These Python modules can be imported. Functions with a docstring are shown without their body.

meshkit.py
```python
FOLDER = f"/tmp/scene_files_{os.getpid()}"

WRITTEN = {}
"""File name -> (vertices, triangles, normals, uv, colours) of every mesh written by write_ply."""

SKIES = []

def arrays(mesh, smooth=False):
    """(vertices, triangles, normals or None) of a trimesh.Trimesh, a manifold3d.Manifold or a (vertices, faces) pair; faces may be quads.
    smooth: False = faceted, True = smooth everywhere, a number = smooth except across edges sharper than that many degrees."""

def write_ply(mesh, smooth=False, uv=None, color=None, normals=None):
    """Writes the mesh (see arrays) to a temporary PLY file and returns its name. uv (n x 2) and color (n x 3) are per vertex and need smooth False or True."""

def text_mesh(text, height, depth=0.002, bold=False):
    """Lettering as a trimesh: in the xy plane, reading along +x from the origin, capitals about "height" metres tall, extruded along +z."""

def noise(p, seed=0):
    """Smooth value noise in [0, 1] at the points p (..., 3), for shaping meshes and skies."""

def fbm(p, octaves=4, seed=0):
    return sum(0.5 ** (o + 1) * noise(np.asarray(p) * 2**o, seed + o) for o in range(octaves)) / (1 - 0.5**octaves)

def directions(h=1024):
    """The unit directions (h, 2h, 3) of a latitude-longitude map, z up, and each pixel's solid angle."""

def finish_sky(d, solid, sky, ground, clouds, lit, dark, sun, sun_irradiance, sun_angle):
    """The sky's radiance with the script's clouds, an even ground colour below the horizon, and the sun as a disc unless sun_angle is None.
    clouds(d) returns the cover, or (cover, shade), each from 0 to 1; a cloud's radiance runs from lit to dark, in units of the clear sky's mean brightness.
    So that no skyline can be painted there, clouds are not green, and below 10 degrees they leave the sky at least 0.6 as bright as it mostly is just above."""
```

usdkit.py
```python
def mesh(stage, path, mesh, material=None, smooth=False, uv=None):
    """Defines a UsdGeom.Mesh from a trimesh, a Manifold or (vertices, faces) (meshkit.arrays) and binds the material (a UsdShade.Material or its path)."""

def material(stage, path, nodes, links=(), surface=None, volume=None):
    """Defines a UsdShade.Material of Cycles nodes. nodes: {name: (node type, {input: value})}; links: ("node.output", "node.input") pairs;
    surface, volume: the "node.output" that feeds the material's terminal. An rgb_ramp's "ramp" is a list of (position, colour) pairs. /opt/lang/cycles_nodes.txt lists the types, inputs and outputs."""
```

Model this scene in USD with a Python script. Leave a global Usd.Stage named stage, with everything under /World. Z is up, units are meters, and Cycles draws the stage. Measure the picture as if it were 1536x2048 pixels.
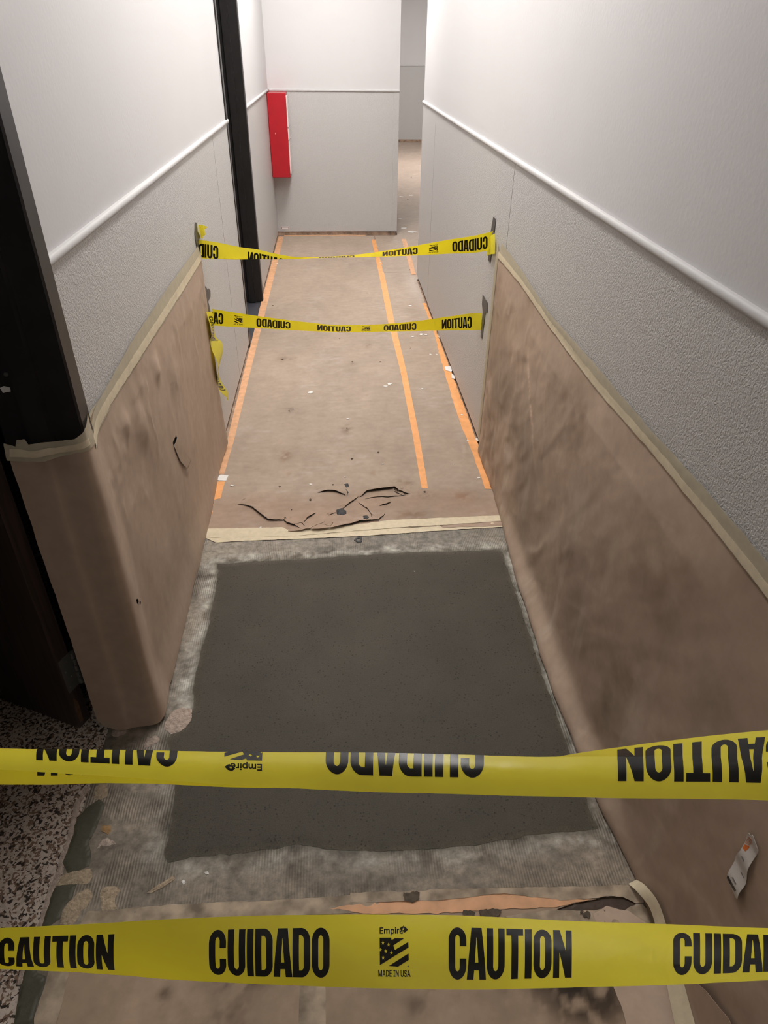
import math, random
import numpy as np
import trimesh, shapely
from shapely.geometry import Polygon, LineString, Point, box as sbox
from shapely.ops import unary_union
from shapely import affinity
from pxr import Usd, UsdGeom, UsdLux, UsdShade, Gf, Sdf, Vt
import usdkit, meshkit

stage = Usd.Stage.CreateInMemory()
UsdGeom.SetStageUpAxis(stage, 'Z')
UsdGeom.SetStageMetersPerUnit(stage, 1.0)
stage.SetDefaultPrim(UsdGeom.Xform.Define(stage, '/World').GetPrim())
UsdGeom.Scope.Define(stage, '/World/Looks')

# ------------------------------------------------------------------ camera, light, exposure
EXPOSURE = 1.15
cam = UsdGeom.Camera.Define(stage, '/World/camera')
R = [[0.9977533, 0.0605902, 0.028588], [-0.0661427, 0.8229833, 0.5642017], [0.0106576, -0.564825, 0.8251419]]          # columns: right, forward, up
m = Gf.Matrix4d(R[0][0], R[1][0], R[2][0], 0, R[0][2], R[1][2], R[2][2], 0,
                -R[0][1], -R[1][1], -R[2][1], 0, 0, 0, 1.6, 1)
cam.AddTransformOp().Set(m)
cam.CreateHorizontalApertureAttr(36.0)
cam.CreateVerticalApertureAttr(48.0)
cam.CreateFocalLengthAttr(1373.185 / 1536 * 36.0)
cam.CreateClippingRangeAttr(Gf.Vec2f(0.02, 200))
cam.CreateExposureAttr(EXPOSURE)
LIGHTS = [  # x, y, size x, size y, power (light panels in the ceiling; shadows suggest the first two, last is added fill)
    (0.05, 3.15, .28, 2.7, 5.6),
    (0.07, 5.80, .60, 1.2, 5.6),
    (1.75, 11.6, .60, 1.2, 12.0),
    (0.05, -1.7, .30, 1.2, .45),  # unseen fill, put in to brighten surfaces that face the camera
]
CEIL = 2.85
LW, RW, XE, YE, YR = -.555, .665, .625, 7.25, 5.69   # left wall, right wall, end wall's right edge, end wall, right wall's far end

# ------------------------------------------------------------------ helpers
used = {}
def path_for(name, parent=None):
    base = '/World' if parent is None else str(parent.GetPath())
    p, k = base + '/' + name, 0
    while p in used:
        k += 1
        p = base + '/%s_%03d' % (name, k)
    used[p] = 1
    return p

def props(prim, label=None, cat=None, group=None, kind=None):
    for k, v in (('label', label), ('category', cat), ('group', group), ('kind', kind)):
        if v:
            prim.SetCustomDataByKey(k, v)
    return prim

def obj(name, mesh, mat, parent=None, label=None, cat=None, group=None, kind=None, smooth=False, tint=None):
    """one Mesh prim under parent (or /World)"""
    p = path_for(name, parent)
    if isinstance(mesh, tuple) and len(mesh) == 3:      # (vertices, faces, normals)
        v, f, n = mesh
        g = usdkit.mesh(stage, p, (v, f), mat)
        g.CreateNormalsAttr(Vt.Vec3fArray.FromNumpy(n.astype(np.float32)))
        g.SetNormalsInterpolation('vertex')
    else:
        g = usdkit.mesh(stage, p, mesh, mat, smooth=smooth)
    if tint is not None:
        pv = UsdGeom.PrimvarsAPI(g).CreatePrimvar('tint', Sdf.ValueTypeNames.Color3fArray, 'vertex')
        pv.Set(Vt.Vec3fArray.FromNumpy(np.asarray(tint, np.float32)))
    return props(g.GetPrim(), label, cat, group, kind)

def thing(name, loc=(0, 0, 0), label=None, cat=None, group=None, kind=None):
    x = UsdGeom.Xform.Define(stage, path_for(name))
    if any(loc):
        x.AddTranslateOp().Set(Gf.Vec3d(*loc))
    return props(x.GetPrim(), label, cat, group, kind)

def bx(x0, x1, y0, y1, z0, z1):
    b = trimesh.creation.box([x1 - x0, y1 - y0, z1 - z0])
    b.apply_translation([(x0 + x1) / 2, (y0 + y1) / 2, (z0 + z1) / 2])
    return b

def bev(x0, x1, y0, y1, z0, z1, c=.002):
    """a box with chamfered edges"""
    x, y, z = (np.array([a, b]) for a, b in ((x0, x1), (y0, y1), (z0, z1)))
    pts = []
    for i in (0, 1):
        for j in (0, 1):
            for k in (0, 1):
                p = np.array([x[i], y[j], z[k]])
                d = np.array([1 - 2 * i, 1 - 2 * j, 1 - 2 * k]) * c
                for a in range(3):
                    q = p + d
                    q[a] = p[a]
                    pts.append(q)
    return trimesh.convex.convex_hull(np.array(pts))

def cat_(*ms):
    return trimesh.util.concatenate(list(ms))

def along_y(profile, y0, y1):
    """(x, z) polygon swept from y0 to y1"""
    e = trimesh.creation.extrude_polygon(Polygon(profile), y1 - y0, engine='earcut')
    v = e.vertices.copy()
    e.vertices = np.column_stack([v[:, 0], y1 - v[:, 2], v[:, 1]])
    return e

def along_x(profile, x0, x1):
    """(y, z) polygon swept from x0 to x1"""
    e = trimesh.creation.extrude_polygon(Polygon(profile), x1 - x0, engine='earcut')
    v = e.vertices.copy()
    e.vertices = np.column_stack([x0 + v[:, 2], v[:, 0], v[:, 1]])
    return e

def fbm2(u, v, s, seed=0, o=4):
    p = np.stack([np.asarray(u) * s, np.asarray(v) * s, np.full_like(np.asarray(u, float), 3.7)], -1)
    return meshkit.fbm(p, o, seed)

def jag(poly, amp, step=.006, seed=0, s=60):
    """ragged outline: densify a polygon and push its points about"""
    r = shapely.segmentize(Polygon(poly), step)
    a = np.array(r.exterior.coords)[:-1]
    d = np.stack([fbm2(a[:, 0], a[:, 1], s, seed, 3) - .5, fbm2(a[:, 0], a[:, 1], s, seed + 9, 3) - .5], -1)
    return Polygon(a + d * 4 * amp).buffer(0)

def flat_tris(poly, step=None, step_v=None):
    """triangulate a shapely (multi)polygon; with a step it is cut along a grid so that it can bend"""
    if step is None:
        parts = [poly]
        cells = []
    else:
        sv = step_v or step
        x0, y0, x1, y1 = poly.bounds
        i0, i1, j0, j1 = math.floor(x0 / step), math.ceil(x1 / step), math.floor(y0 / sv), math.ceil(y1 / sv)
        I, J = np.meshgrid(np.arange(i0, i1), np.arange(j0, j1), indexing='ij')
        I, J = I.ravel(), J.ravel()
        b = shapely.box(I * step, J * sv, (I + 1) * step, (J + 1) * sv)
        shapely.prepare(poly)
        inside = shapely.contains_properly(poly, b)
        rim = shapely.intersects(poly, b) & ~inside
        cells = (I[inside], J[inside])
        parts = list(shapely.intersection(b[rim], poly))
    V, F, n = [], [], 0
    if len(cells):
        I, J = cells
        if len(I):
            q = np.stack([np.stack([(I + a) * step, (J + c) * sv], -1) for a, c in ((0, 0), (1, 0), (1, 1), (0, 1))], 1)
            V.append(q.reshape(-1, 2))
            k = np.arange(len(I))[:, None] * 4
            F += [np.hstack([k, k + 1, k + 2]), np.hstack([k, k + 2, k + 3])]
            n = len(I) * 4
    flat = []
    for g in parts:
        for h in getattr(g, 'geoms', [g]):
            if h.geom_type == 'Polygon' and h.area > 1e-12:
                flat.append(h)
    if flat:
        T = [t for gc in shapely.constrained_delaunay_triangles(np.array(flat, object)) for t in gc.geoms]
        P = np.array([np.array(t.exterior.coords)[:3] for t in T])
        c = np.cross(P[:, 1] - P[:, 0], P[:, 2] - P[:, 0])
        P[c < 0] = P[c < 0][:, ::-1]
        V.append(P.reshape(-1, 2))
        F.append(np.arange(len(P) * 3).reshape(-1, 3) + n)
    V, F = np.vstack(V), np.vstack(F)
    key = np.round(V * 1e6).astype(np.int64)
    _, first, inv = np.unique(key, axis=0, return_index=True, return_inverse=True)
    V, F = V[first], inv.ravel()[F]
    F = F[(F[:, 0] != F[:, 1]) & (F[:, 1] != F[:, 2]) & (F[:, 0] != F[:, 2])]
    return V, F

def sheet(poly, step, fmap, th, step_v=None, centred=False, tint=None):
    """a thin solid sheet: poly in (u, v), fmap(u, v) -> points. The side towards du x dv is the front."""
    uv, f = flat_tris(poly, step, step_v)
    u, v = uv[:, 0], uv[:, 1]
    e = 4e-4
    P = fmap(u, v)
    n = np.cross(fmap(u + e, v) - fmap(u - e, v), fmap(u, v + e) - fmap(u, v - e))
    n /= np.linalg.norm(n, axis=1, keepdims=True) + 1e-30
    top, bot = (P + n * th / 2, P - n * th / 2) if centred else (P, P - n * th)
    k = len(uv)
    ed = np.vstack([f[:, [0, 1]], f[:, [1, 2]], f[:, [2, 0]]])
    code = ed[:, 0] * k + ed[:, 1]
    rim = ed[~np.isin(code, ed[:, 1] * k + ed[:, 0])]
    a, b = rim[:, 0], rim[:, 1]
    sv = np.concatenate([top[a], top[b], bot[a], bot[b]])
    m_, q = len(a), np.arange(len(a)) + 2 * k
    sf = np.vstack([np.stack([q, q + 2 * m_, q + m_], 1), np.stack([q + m_, q + 2 * m_, q + 3 * m_], 1)])
    sn = np.cross(top[b] - top[a], n[a])
    sn /= np.linalg.norm(sn, axis=1, keepdims=True) + 1e-30
    V = np.vstack([top, bot, sv])
    F = np.vstack([f, f[:, ::-1] + k, sf])
    N = np.vstack([n, -n, sn, sn, sn, sn])
    if tint is None:
        return V, F, N
    t = np.asarray(tint(u, v), float)
    if t.ndim == 1:
        t = np.repeat(t[:, None], 3, 1)
    return (V, F, N), np.vstack([t, t, t[a], t[b], t[a], t[b]])

def srgb(r, g, b):
    c = np.array([r, g, b]) / 255.
    return tuple(np.where(c <= .04045, c / 12.92, ((c + .055) / 1.055) ** 2.4))

def pts_poly(p):
    return Polygon(p).buffer(0)

# ------------------------------------------------------------------ materials
def mat(name, nodes, links, surface='p.BSDF'):
    return usdkit.material(stage, '/World/Looks/' + name, nodes, links, surface=surface)

def plain(name, col, rough=.5, spec=.5, var=.06, scale=6., bump=0., bscale=200., metallic=0., coat=0.):
    n = {'g': ('geometry', {}),
         'n': ('noise_texture', {'scale': scale, 'detail': 5.0, 'roughness': .6}),
         'r': ('rgb_ramp', {'ramp': [(.25, tuple(np.array(col) * (1 - var))), (.75, tuple(np.minimum(np.array(col) * (1 + var), .95)))]}),
         'p': ('principled_bsdf', {'roughness': rough, 'specular_ior_level': spec, 'metallic': metallic, 'coat_weight': coat})}
    l = [('g.position', 'n.vector'), ('n.fac', 'r.fac'), ('r.color', 'p.base_color')]
    if bump:
        n['b'] = ('noise_texture', {'scale': bscale, 'detail': 3.0})
        n['bm'] = ('bump', {'strength': 1.0, 'distance': bump})
        l += [('g.position', 'b.vector'), ('b.fac', 'bm.height'), ('bm.normal', 'p.normal')]
    return mat(name, n, l)

def tinted(name, col, rough=.6, spec=.3, var=.08, scale=30., bump=.0003, bscale=120., extra=None):
    """like plain, multiplied by the mesh's own stains (primvar tint)"""
    n = {'g': ('geometry', {}),
         'n': ('noise_texture', {'scale': scale, 'detail': 6.0, 'roughness': .65}),
         'r': ('rgb_ramp', {'ramp': [(.25, tuple(np.array(col) * (1 - var))), (.75, tuple(np.array(col) * (1 + var)))]}),
         'a': ('attribute', {'attribute': 'tint'}),
         'm': ('mix', {'mix_type': 'multiply', 'fac': 1.0}),
         'b': ('noise_texture', {'scale': bscale, 'detail': 4.0}),
         'bm': ('bump', {'strength': 1.0, 'distance': bump}),
         'p': ('principled_bsdf', {'roughness': rough, 'specular_ior_level': spec})}
    l = [('g.position', 'n.vector'), ('n.fac', 'r.fac'), ('r.color', 'm.color1'), ('a.color', 'm.color2'), ('m.color', 'p.base_color'),
         ('g.position', 'b.vector'), ('b.fac', 'bm.height'), ('bm.normal', 'p.normal')]
    return mat(name, n, l)

M_wall = plain('white_paint', (.61, .598, .600), .55, .3, .015, 3, bump=.0004, bscale=90)
M_ceil = plain('ceiling_white', (.78, .77, .76), .8, .2, .02, 3)
M_trim = plain('white_vinyl', (.54, .53, .528), .6, .25, .02, 5)
M_frp = mat('pebbled_panel', {
    'g': ('geometry', {}),
    'n': ('noise_texture', {'scale': 185.0, 'detail': 2.0, 'roughness': .45, 'distortion': .6}),
    'r': ('rgb_ramp', {'ramp': [(.38, (0, 0, 0)), (.62, (1, 1, 1))]}),
    'c': ('rgb_ramp', {'ramp': [(.3, (.475, .465, .455)), (.7, (.53, .52, .51))]}),
    'bm': ('bump', {'strength': 1.0, 'distance': .0008}),
    'p': ('principled_bsdf', {'roughness': .42, 'specular_ior_level': .5})},
    [('g.position', 'n.vector'), ('n.fac', 'r.fac'), ('r.color', 'bm.height'), ('n.fac', 'c.fac'), ('c.color', 'p.base_color'), ('bm.normal', 'p.normal')])
M_black = plain('black_frame_paint', (.019, .017, .017), .40, .5, .25, 20, bump=.0001, bscale=60)
M_door = mat('dark_wood_door', {
    'g': ('geometry', {}),
    'mp': ('mapping', {'scale': (26., 26., 1.2)}),
    'n': ('noise_texture', {'scale': 3.0, 'detail': 6.0, 'roughness': .7, 'distortion': .8}),
    'r': ('rgb_ramp', {'ramp': [(.3, (.028, .018, .015)), (.7, (.080, .052, .043))]}),
    'p': ('principled_bsdf', {'roughness': .4, 'specular_ior_level': .4})},
    [('g.position', 'mp.vector'), ('mp.vector', 'n.vector'), ('n.fac', 'r.fac'), ('r.color', 'p.base_color')])
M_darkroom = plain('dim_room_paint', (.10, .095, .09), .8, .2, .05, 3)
M_slate = plain('slate_floor_paint', (.055, .055, .065), .45, .4, .12, 8)
M_steel = plain('dull_steel', (.12, .115, .105), .4, .5, .1, 30, metallic=.2)
M_dirt = plain('dirty_plaster', (.34, .24, .175), .9, .1, .6, 22, bump=.001, bscale=80)
M_red = plain('red_enamel', (.42, .009, .018), .32, .5, .10, 9)
M_whiteplastic = plain('white_plastic', (.80, .70, .68), .4, .5, .03, 10)
M_grey = plain('grey_line', (.22, .21, .21), .6)
M_kraft_f = tinted('kraft_floor_paper', (.392, .303, .232), .62, .25, .09, 34, bump=.0006, bscale=35)
M_kraft_l = tinted('kraft_wall_paper', (.425, .320, .243), .58, .3, .08, 30, bump=.0006, bscale=28)
M_conc = mat('scraped_concrete', {
    'g': ('geometry', {}),
    'a': ('attribute', {'attribute': 'tint'}),
    'n': ('noise_texture', {'scale': 45.0, 'detail': 9.0, 'roughness': .72}),
    'r': ('rgb_ramp', {'ramp': [(.30, (.50, .50, .48)), (.70, (1.45, 1.45, 1.45))]}),
    'm': ('mix', {'mix_type': 'multiply', 'fac': 1.0}),
    'n2': ('noise_texture', {'scale': 6.0, 'detail': 3.0}),
    'r2': ('rgb_ramp', {'ramp': [(.46, (0, 0, 0)), (.60, (1, 1, 1))]}),
    'w': ('wave_texture', {'bands_direction': 'x', 'scale': 47.0, 'distortion': 3.0, 'detail': 2.0, 'detail_scale': .25}),
    'wr': ('rgb_ramp', {'ramp': [(0.0, (.80, .80, .80)), (.5, (1, 1, 1)), (1.0, (1.16, 1.16, 1.16))]}),
    'wm': ('mix', {'mix_type': 'multiply'}),
    'h': ('mix', {'mix_type': 'multiply', 'fac': 1.0}),
    'ha': ('mix', {'mix_type': 'add', 'fac': .5}),
    'bm': ('bump', {'strength': 1.0, 'distance': .0012}),
    'p': ('principled_bsdf', {'roughness': .66, 'specular_ior_level': .35})},
    [('g.position', 'n.vector'), ('n.fac', 'r.fac'), ('r.color', 'm.color1'), ('a.color', 'm.color2'),
     ('g.position', 'n2.vector'), ('n2.fac', 'r2.fac'), ('g.position', 'w.vector'), ('w.fac', 'wr.fac'),
     ('m.color', 'wm.color1'), ('wr.color', 'wm.color2'), ('r2.color', 'wm.fac'), ('wm.color', 'p.base_color'),
     ('w.color', 'h.color1'), ('r2.color', 'h.color2'), ('h.color', 'ha.color1'), ('n.color', 'ha.color2'),
     ('ha.color', 'bm.height'), ('bm.normal', 'p.normal')])
M_patch = mat('fresh_cement', {
    'g': ('geometry', {}),
    'a': ('attribute', {'attribute': 'tint'}),
    'n': ('noise_texture', {'scale': 5.0, 'detail': 6.0, 'roughness': .6}),
    'r': ('rgb_ramp', {'ramp': [(.3, (.049, .042, .030)), (.7, (.066, .056, .040))]}),
    'gn': ('noise_texture', {'scale': 330.0, 'detail': 3.0, 'roughness': .7}),
    'gr': ('rgb_ramp', {'ramp': [(.3, (.70, .70, .70)), (.7, (1.32, 1.32, 1.32))]}),
    'gm': ('mix', {'mix_type': 'multiply', 'fac': 1.0}),
    'm': ('mix', {'mix_type': 'multiply', 'fac': 1.0}),
    'v': ('voronoi_texture', {'scale': 95.0, 'randomness': 1.0}),
    'vr': ('rgb_ramp', {'ramp': [(.10, (.30, .28, .26)), (.30, (1, 1, 1))]}),
    'q': ('noise_texture', {'scale': 22.0, 'detail': 2.0}),
    'qr': ('rgb_ramp', {'ramp': [(.42, (.15, .15, .15)), (.62, (1, 1, 1))]}),
    'm2': ('mix', {'mix_type': 'multiply'}),
    'b': ('noise_texture', {'scale': 260.0, 'detail': 5.0, 'roughness': .7}),
    'bm': ('bump', {'strength': 1.0, 'distance': .0009}),
    'p': ('principled_bsdf', {'roughness': .68, 'specular_ior_level': .35})},
    [('g.position', 'n.vector'), ('n.fac', 'r.fac'), ('r.color', 'm.color1'), ('a.color', 'm.color2'), ('g.position', 'v.vector'), ('v.distance', 'vr.fac'),
     ('g.position', 'q.vector'), ('q.fac', 'qr.fac'), ('m.color', 'm2.color1'), ('vr.color', 'm2.color2'), ('qr.color', 'm2.fac'), ('g.position', 'gn.vector'), ('gn.fac', 'gr.fac'), ('m2.color', 'gm.color1'), ('gr.color', 'gm.color2'), ('gm.color', 'p.base_color'),
     ('g.position', 'b.vector'), ('b.fac', 'bm.height'), ('bm.normal', 'p.normal')])
M_terrazzo = mat('terrazzo', {
    'g': ('geometry', {}),
    'd': ('noise_texture', {'scale': 60.0, 'detail': 2.0}),
    'dv': ('vector_math', {'math_type': 'multiply_add', 'vector2': (.016, .016, .016)}),
    'v': ('voronoi_texture', {'scale': 190.0, 'randomness': 1.0}),
    's': ('separate_color', {}),
    'r': ('rgb_ramp', {'interpolate': False, 'ramp': [(0, (.64, .54, .46)), (.34, (.54, .45, .37)), (.58, (.22, .14, .095)), (.70, (.035, .025, .020)), (.80, (.24, .155, .108)), (.90, (.065, .046, .036))]}),
    'n': ('noise_texture', {'scale': 4.0, 'detail': 4.0}),
    'nr': ('rgb_ramp', {'ramp': [(.3, (.8, .8, .8)), (.7, (1.1, 1.1, 1.1))]}),
    'm': ('mix', {'mix_type': 'multiply', 'fac': 1.0}),
    'p': ('principled_bsdf', {'roughness': .4, 'specular_ior_level': .4})},
    [('g.position', 'd.vector'), ('d.color', 'dv.vector1'), ('g.position', 'dv.vector3'), ('dv.vector', 'v.vector'), ('v.color', 's.color'), ('s.r', 'r.fac'),
     ('g.position', 'n.vector'), ('n.fac', 'nr.fac'), ('r.color', 'm.color1'), ('nr.color', 'm.color2'), ('m.color', 'p.base_color')])

def film(name, col, rough, trans=0., transl=0., spec=.5, var=.05, scale=20, bump=0., bscale=40):
    """thin film: some light goes through it"""
    n = {'g': ('geometry', {}), 'n': ('noise_texture', {'scale': scale, 'detail': 4.0}),
         'r': ('rgb_ramp', {'ramp': [(.3, tuple(np.array(col) * (1 - var))), (.7, tuple(np.minimum(np.array(col) * (1 + var), .98)))]}),
         'p': ('principled_bsdf', {'roughness': rough, 'specular_ior_level': spec}),
         't': ('translucent_bsdf', {}), 'x': ('mix_closure', {'fac': transl}),
         'c': ('transparent_bsdf', {'color': (1, 1, 1)}), 'y': ('mix_closure', {'fac': trans})}
    l = [('g.position', 'n.vector'), ('n.fac', 'r.fac'), ('r.color', 'p.base_color'), ('r.color', 't.color'), ('p.BSDF', 'x.closure1'), ('t.BSDF', 'x.closure2'),
         ('x.closure', 'y.closure1'), ('c.BSDF', 'y.closure2')]
    if bump:
        n['b'] = ('noise_texture', {'scale': bscale, 'detail': 3.0})
        n['bm'] = ('bump', {'strength': 1.0, 'distance': bump})
        l += [('g.position', 'b.vector'), ('b.fac', 'bm.height'), ('bm.normal', 'p.normal'), ('bm.normal', 't.normal')]
    return mat(name, n, l, surface='y.closure')
M_yellow = film('yellow_film', (.96, .88, .095), .27, 0., .52, .5, .03, 12, bump=.0006, bscale=25)
M_ink = plain('black_ink', (.009, .008, .006), .28, .3, .1, 30)
M_mask = film('cream_masking_tape', (.74, .64, .46), .6, .08, .1, .3, .07, 50, bump=.0004, bscale=90)
M_mask_thin = film('thin_masking_tape', (.60, .53, .39), .6, .34, .1, .3, .07, 50, bump=.0004, bscale=90)
M_mask_old = film('grubby_masking_tape', (.42, .335, .245), .7, .16, .1, .25, .48, 22, bump=.0008, bscale=70)
M_orange = film('orange_tape', (.86, .40, .15), .5, 0., .1, .3, .10, 25)
M_orange_dusty = film('dusty_orange_tape', (.72, .40, .22), .6, .0, .1, .3, .14, 25)
M_duct = plain('grey_duct_tape', (.065, .060, .056), .45, .4, .25, 60, bump=.0004, bscale=120)
M_green = plain('green_linoleum', (.072, .067, .043), .55, .4, .18, 35, bump=.0006, bscale=80)
M_scab = plain('beige_screed', (.37, .29, .20), .9, .15, .35, 90, bump=.003, bscale=160)
M_scab_pink = plain('pink_screed', (.40, .32, .265), .9, .15, .32, 90, bump=.003, bscale=160)
M_scab_tan = plain('tan_screed', (.34, .21, .10), .9, .15, .3, 60, bump=.002, bscale=110)
M_fleck = plain('dried_white_paint', (.74, .72, .69), .6, .3, .08, 80)
M_crumb = plain('dark_crumb', (.10, .072, .05), .9, .1, .3, 80)
M_tar = plain('grey_putty', (.035, .036, .038), .6, .3, .3, 70, bump=.001, bscale=150)
M_paper = plain('white_label_paper', (.62, .58, .55), .55, .3, .05, 40)
M_orangeprint = plain('orange_print', (.62, .16, .035), .55, .3, .15, 90)
M_lamp = mat('lamp_diffuser', {'e': ('emission', {'color': (1.0, .965, .93), 'strength': 4.0})}, [], surface='e.emission')

# ------------------------------------------------------------------ structure: shell
def wall_boxes(x0, x1, spans, z0, z1):
    return cat_(*[bx(x0, x1, a, b, z0, z1) for a, b in spans])

D1 = (.385, 1.335)     # opening of the near door in the left wall
D2 = (4.262, 5.13)     # opening of the far door in the left wall
HEAD = 2.10
wl = thing('wall_left', kind='structure')
segs = [(-3.0, D1[0]), (D1[1], D2[0]), (D2[1], YE + .15)]
obj('plaster', cat_(wall_boxes(LW - .138, LW - .003, segs, .035, CEIL), wall_boxes(LW - .138, LW - .003, [D1, D2], HEAD, CEIL)), M_wall, wl)
obj('raw_base', wall_boxes(LW - .13, LW - .010, segs, -.004, .035), M_dirt, wl)
def left_panel(y0, y1, lift=.028):
    obj('panel', bev(LW - .003, LW, y0 + .0016, y1 - .0016, lift, 1.236, .0008), M_frp, wl)
left_panel(-1.0, D1[0]); left_panel(D1[1], 3.677, .030); left_panel(3.681, D2[0] - .012, .026); left_panel(D2[1] + .035, YE - .02, .03)
obj('seam', bx(LW - .003, LW - .0004, 3.677, 3.681, .03, 1.235), M_grey, wl)
obj('corner_bead', bev(LW - .003, LW + .002, D2[0] - .012, D2[0] - .002, .03, 1.236, .0006), M_trim, wl)

wr = thing('wall_right', kind='structure')
obj('plaster', bx(RW + .003, RW + .15, -3.0, YR, .035, CEIL), M_wall, wr)
obj('raw_base', bx(RW + .010, RW + .14, -3.0, YR - .01, -.004, .035), M_dirt, wr)
for y0, y1, z in ((-1.0, 2.742, .02), (2.744, 4.985, .026), (4.989, YR - .012, .03)):
    obj('panel', bev(RW, RW + .003, y0 + .0022, y1 - .0022, z, 1.240, .0008), M_frp, wr)
for y in (2.743, 4.987):
    obj('seam', bx(RW + .0004, RW + .003, y - .0022, y + .0022, .03, 1.239), M_grey, wr)
obj('corner_bead', bev(RW - .002, RW + .006, YR - .010, YR + .002, .03, 1.240, .0008), M_trim, wr)

we = thing('wall_end', kind='structure')
obj('plaster', cat_(bx(LW - .138, XE, YE + .003, YE + .15, .035, CEIL)), M_wall, we)
obj('raw_base', bx(LW - .13, XE - .008, YE + .010, YE + .14, -.004, .035), M_dirt, we)
obj('panel', bev(LW + .001, .575, YE, YE + .003, .034, 1.228, .0008), M_frp, we)
obj('panel', bev(.5775, XE, YE - .002, YE + .003, .034, 1.228, .0008), M_frp, we)

ws = thing('wall_side_passage', kind='structure')
obj('plaster', cat_(bx(XE - .12, XE - .003, YE + .15, 14.95, 0, CEIL), bx(2.60, 2.72, YR - .12, 14.95, 0, CEIL), bx(RW + .15, 2.72, YR - .12, YR - .003, 0, CEIL)), M_wall, ws)
wf = thing('wall_far_passage', kind='structure')
obj('plaster', bx(XE - .12, 2.72, 14.953, 15.1, 0, CEIL), M_wall, wf)
obj('panel', bev(XE, 1.215, 14.95, 14.953, .05, 1.238), M_frp, wf)
obj('panel', bev(1.218, 2.60, 14.95, 14.953, .05, 1.238), M_frp, wf)
obj('raw_base', bx(XE, 2.60, 14.945, 14.953, 0, .05), M_dirt, wf)
obj('wall_back', bx(LW - .14, RW + .15, -3.12, -3.0, 0, CEIL), M_wall, kind='structure')
obj('ceiling', bx(LW - .14, 2.72, -3.1, 15.1, CEIL, CEIL + .05), M_ceil, kind='structure')

# cap moulding over the panels: a rounded nose
def cap(x, s, z):
    a = np.linspace(-1.45, 1.45, 9)
    arc = [(x + s * (.003 + .007 * math.cos(t)), z + .0095 * math.sin(t)) for t in a]
    return [(x - s * .004, z - .0095)] + arc + [(x - s * .004, z + .0095)]
def capy(y, z):
    a = np.linspace(-1.45, 1.45, 9)
    return [(y + .004, z - .0095)] + [(y - (.003 + .007 * math.cos(t)), z + .0095 * math.sin(t)) for t in a] + [(y + .004, z + .0095)]
t = obj('trim_1', cat_(along_y(cap(LW, 1, 1.243), D1[1] + .035, D2[0] - .004), along_y(cap(LW, 1, 1.238), D2[1] + .05, YE - .004)), M_trim, kind='structure', smooth=40)
obj('trim_2', along_y(cap(RW, -1, 1.250), -1.0, YR), M_trim, kind='structure', smooth=40)
obj('trim_3', along_x(capy(YE, 1.236), LW + .004, XE + .002), M_trim, kind='structure', smooth=40)
obj('trim_4', along_x(capy(14.95, 1.246), XE, 2.60), M_trim, kind='structure', smooth=40)

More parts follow.
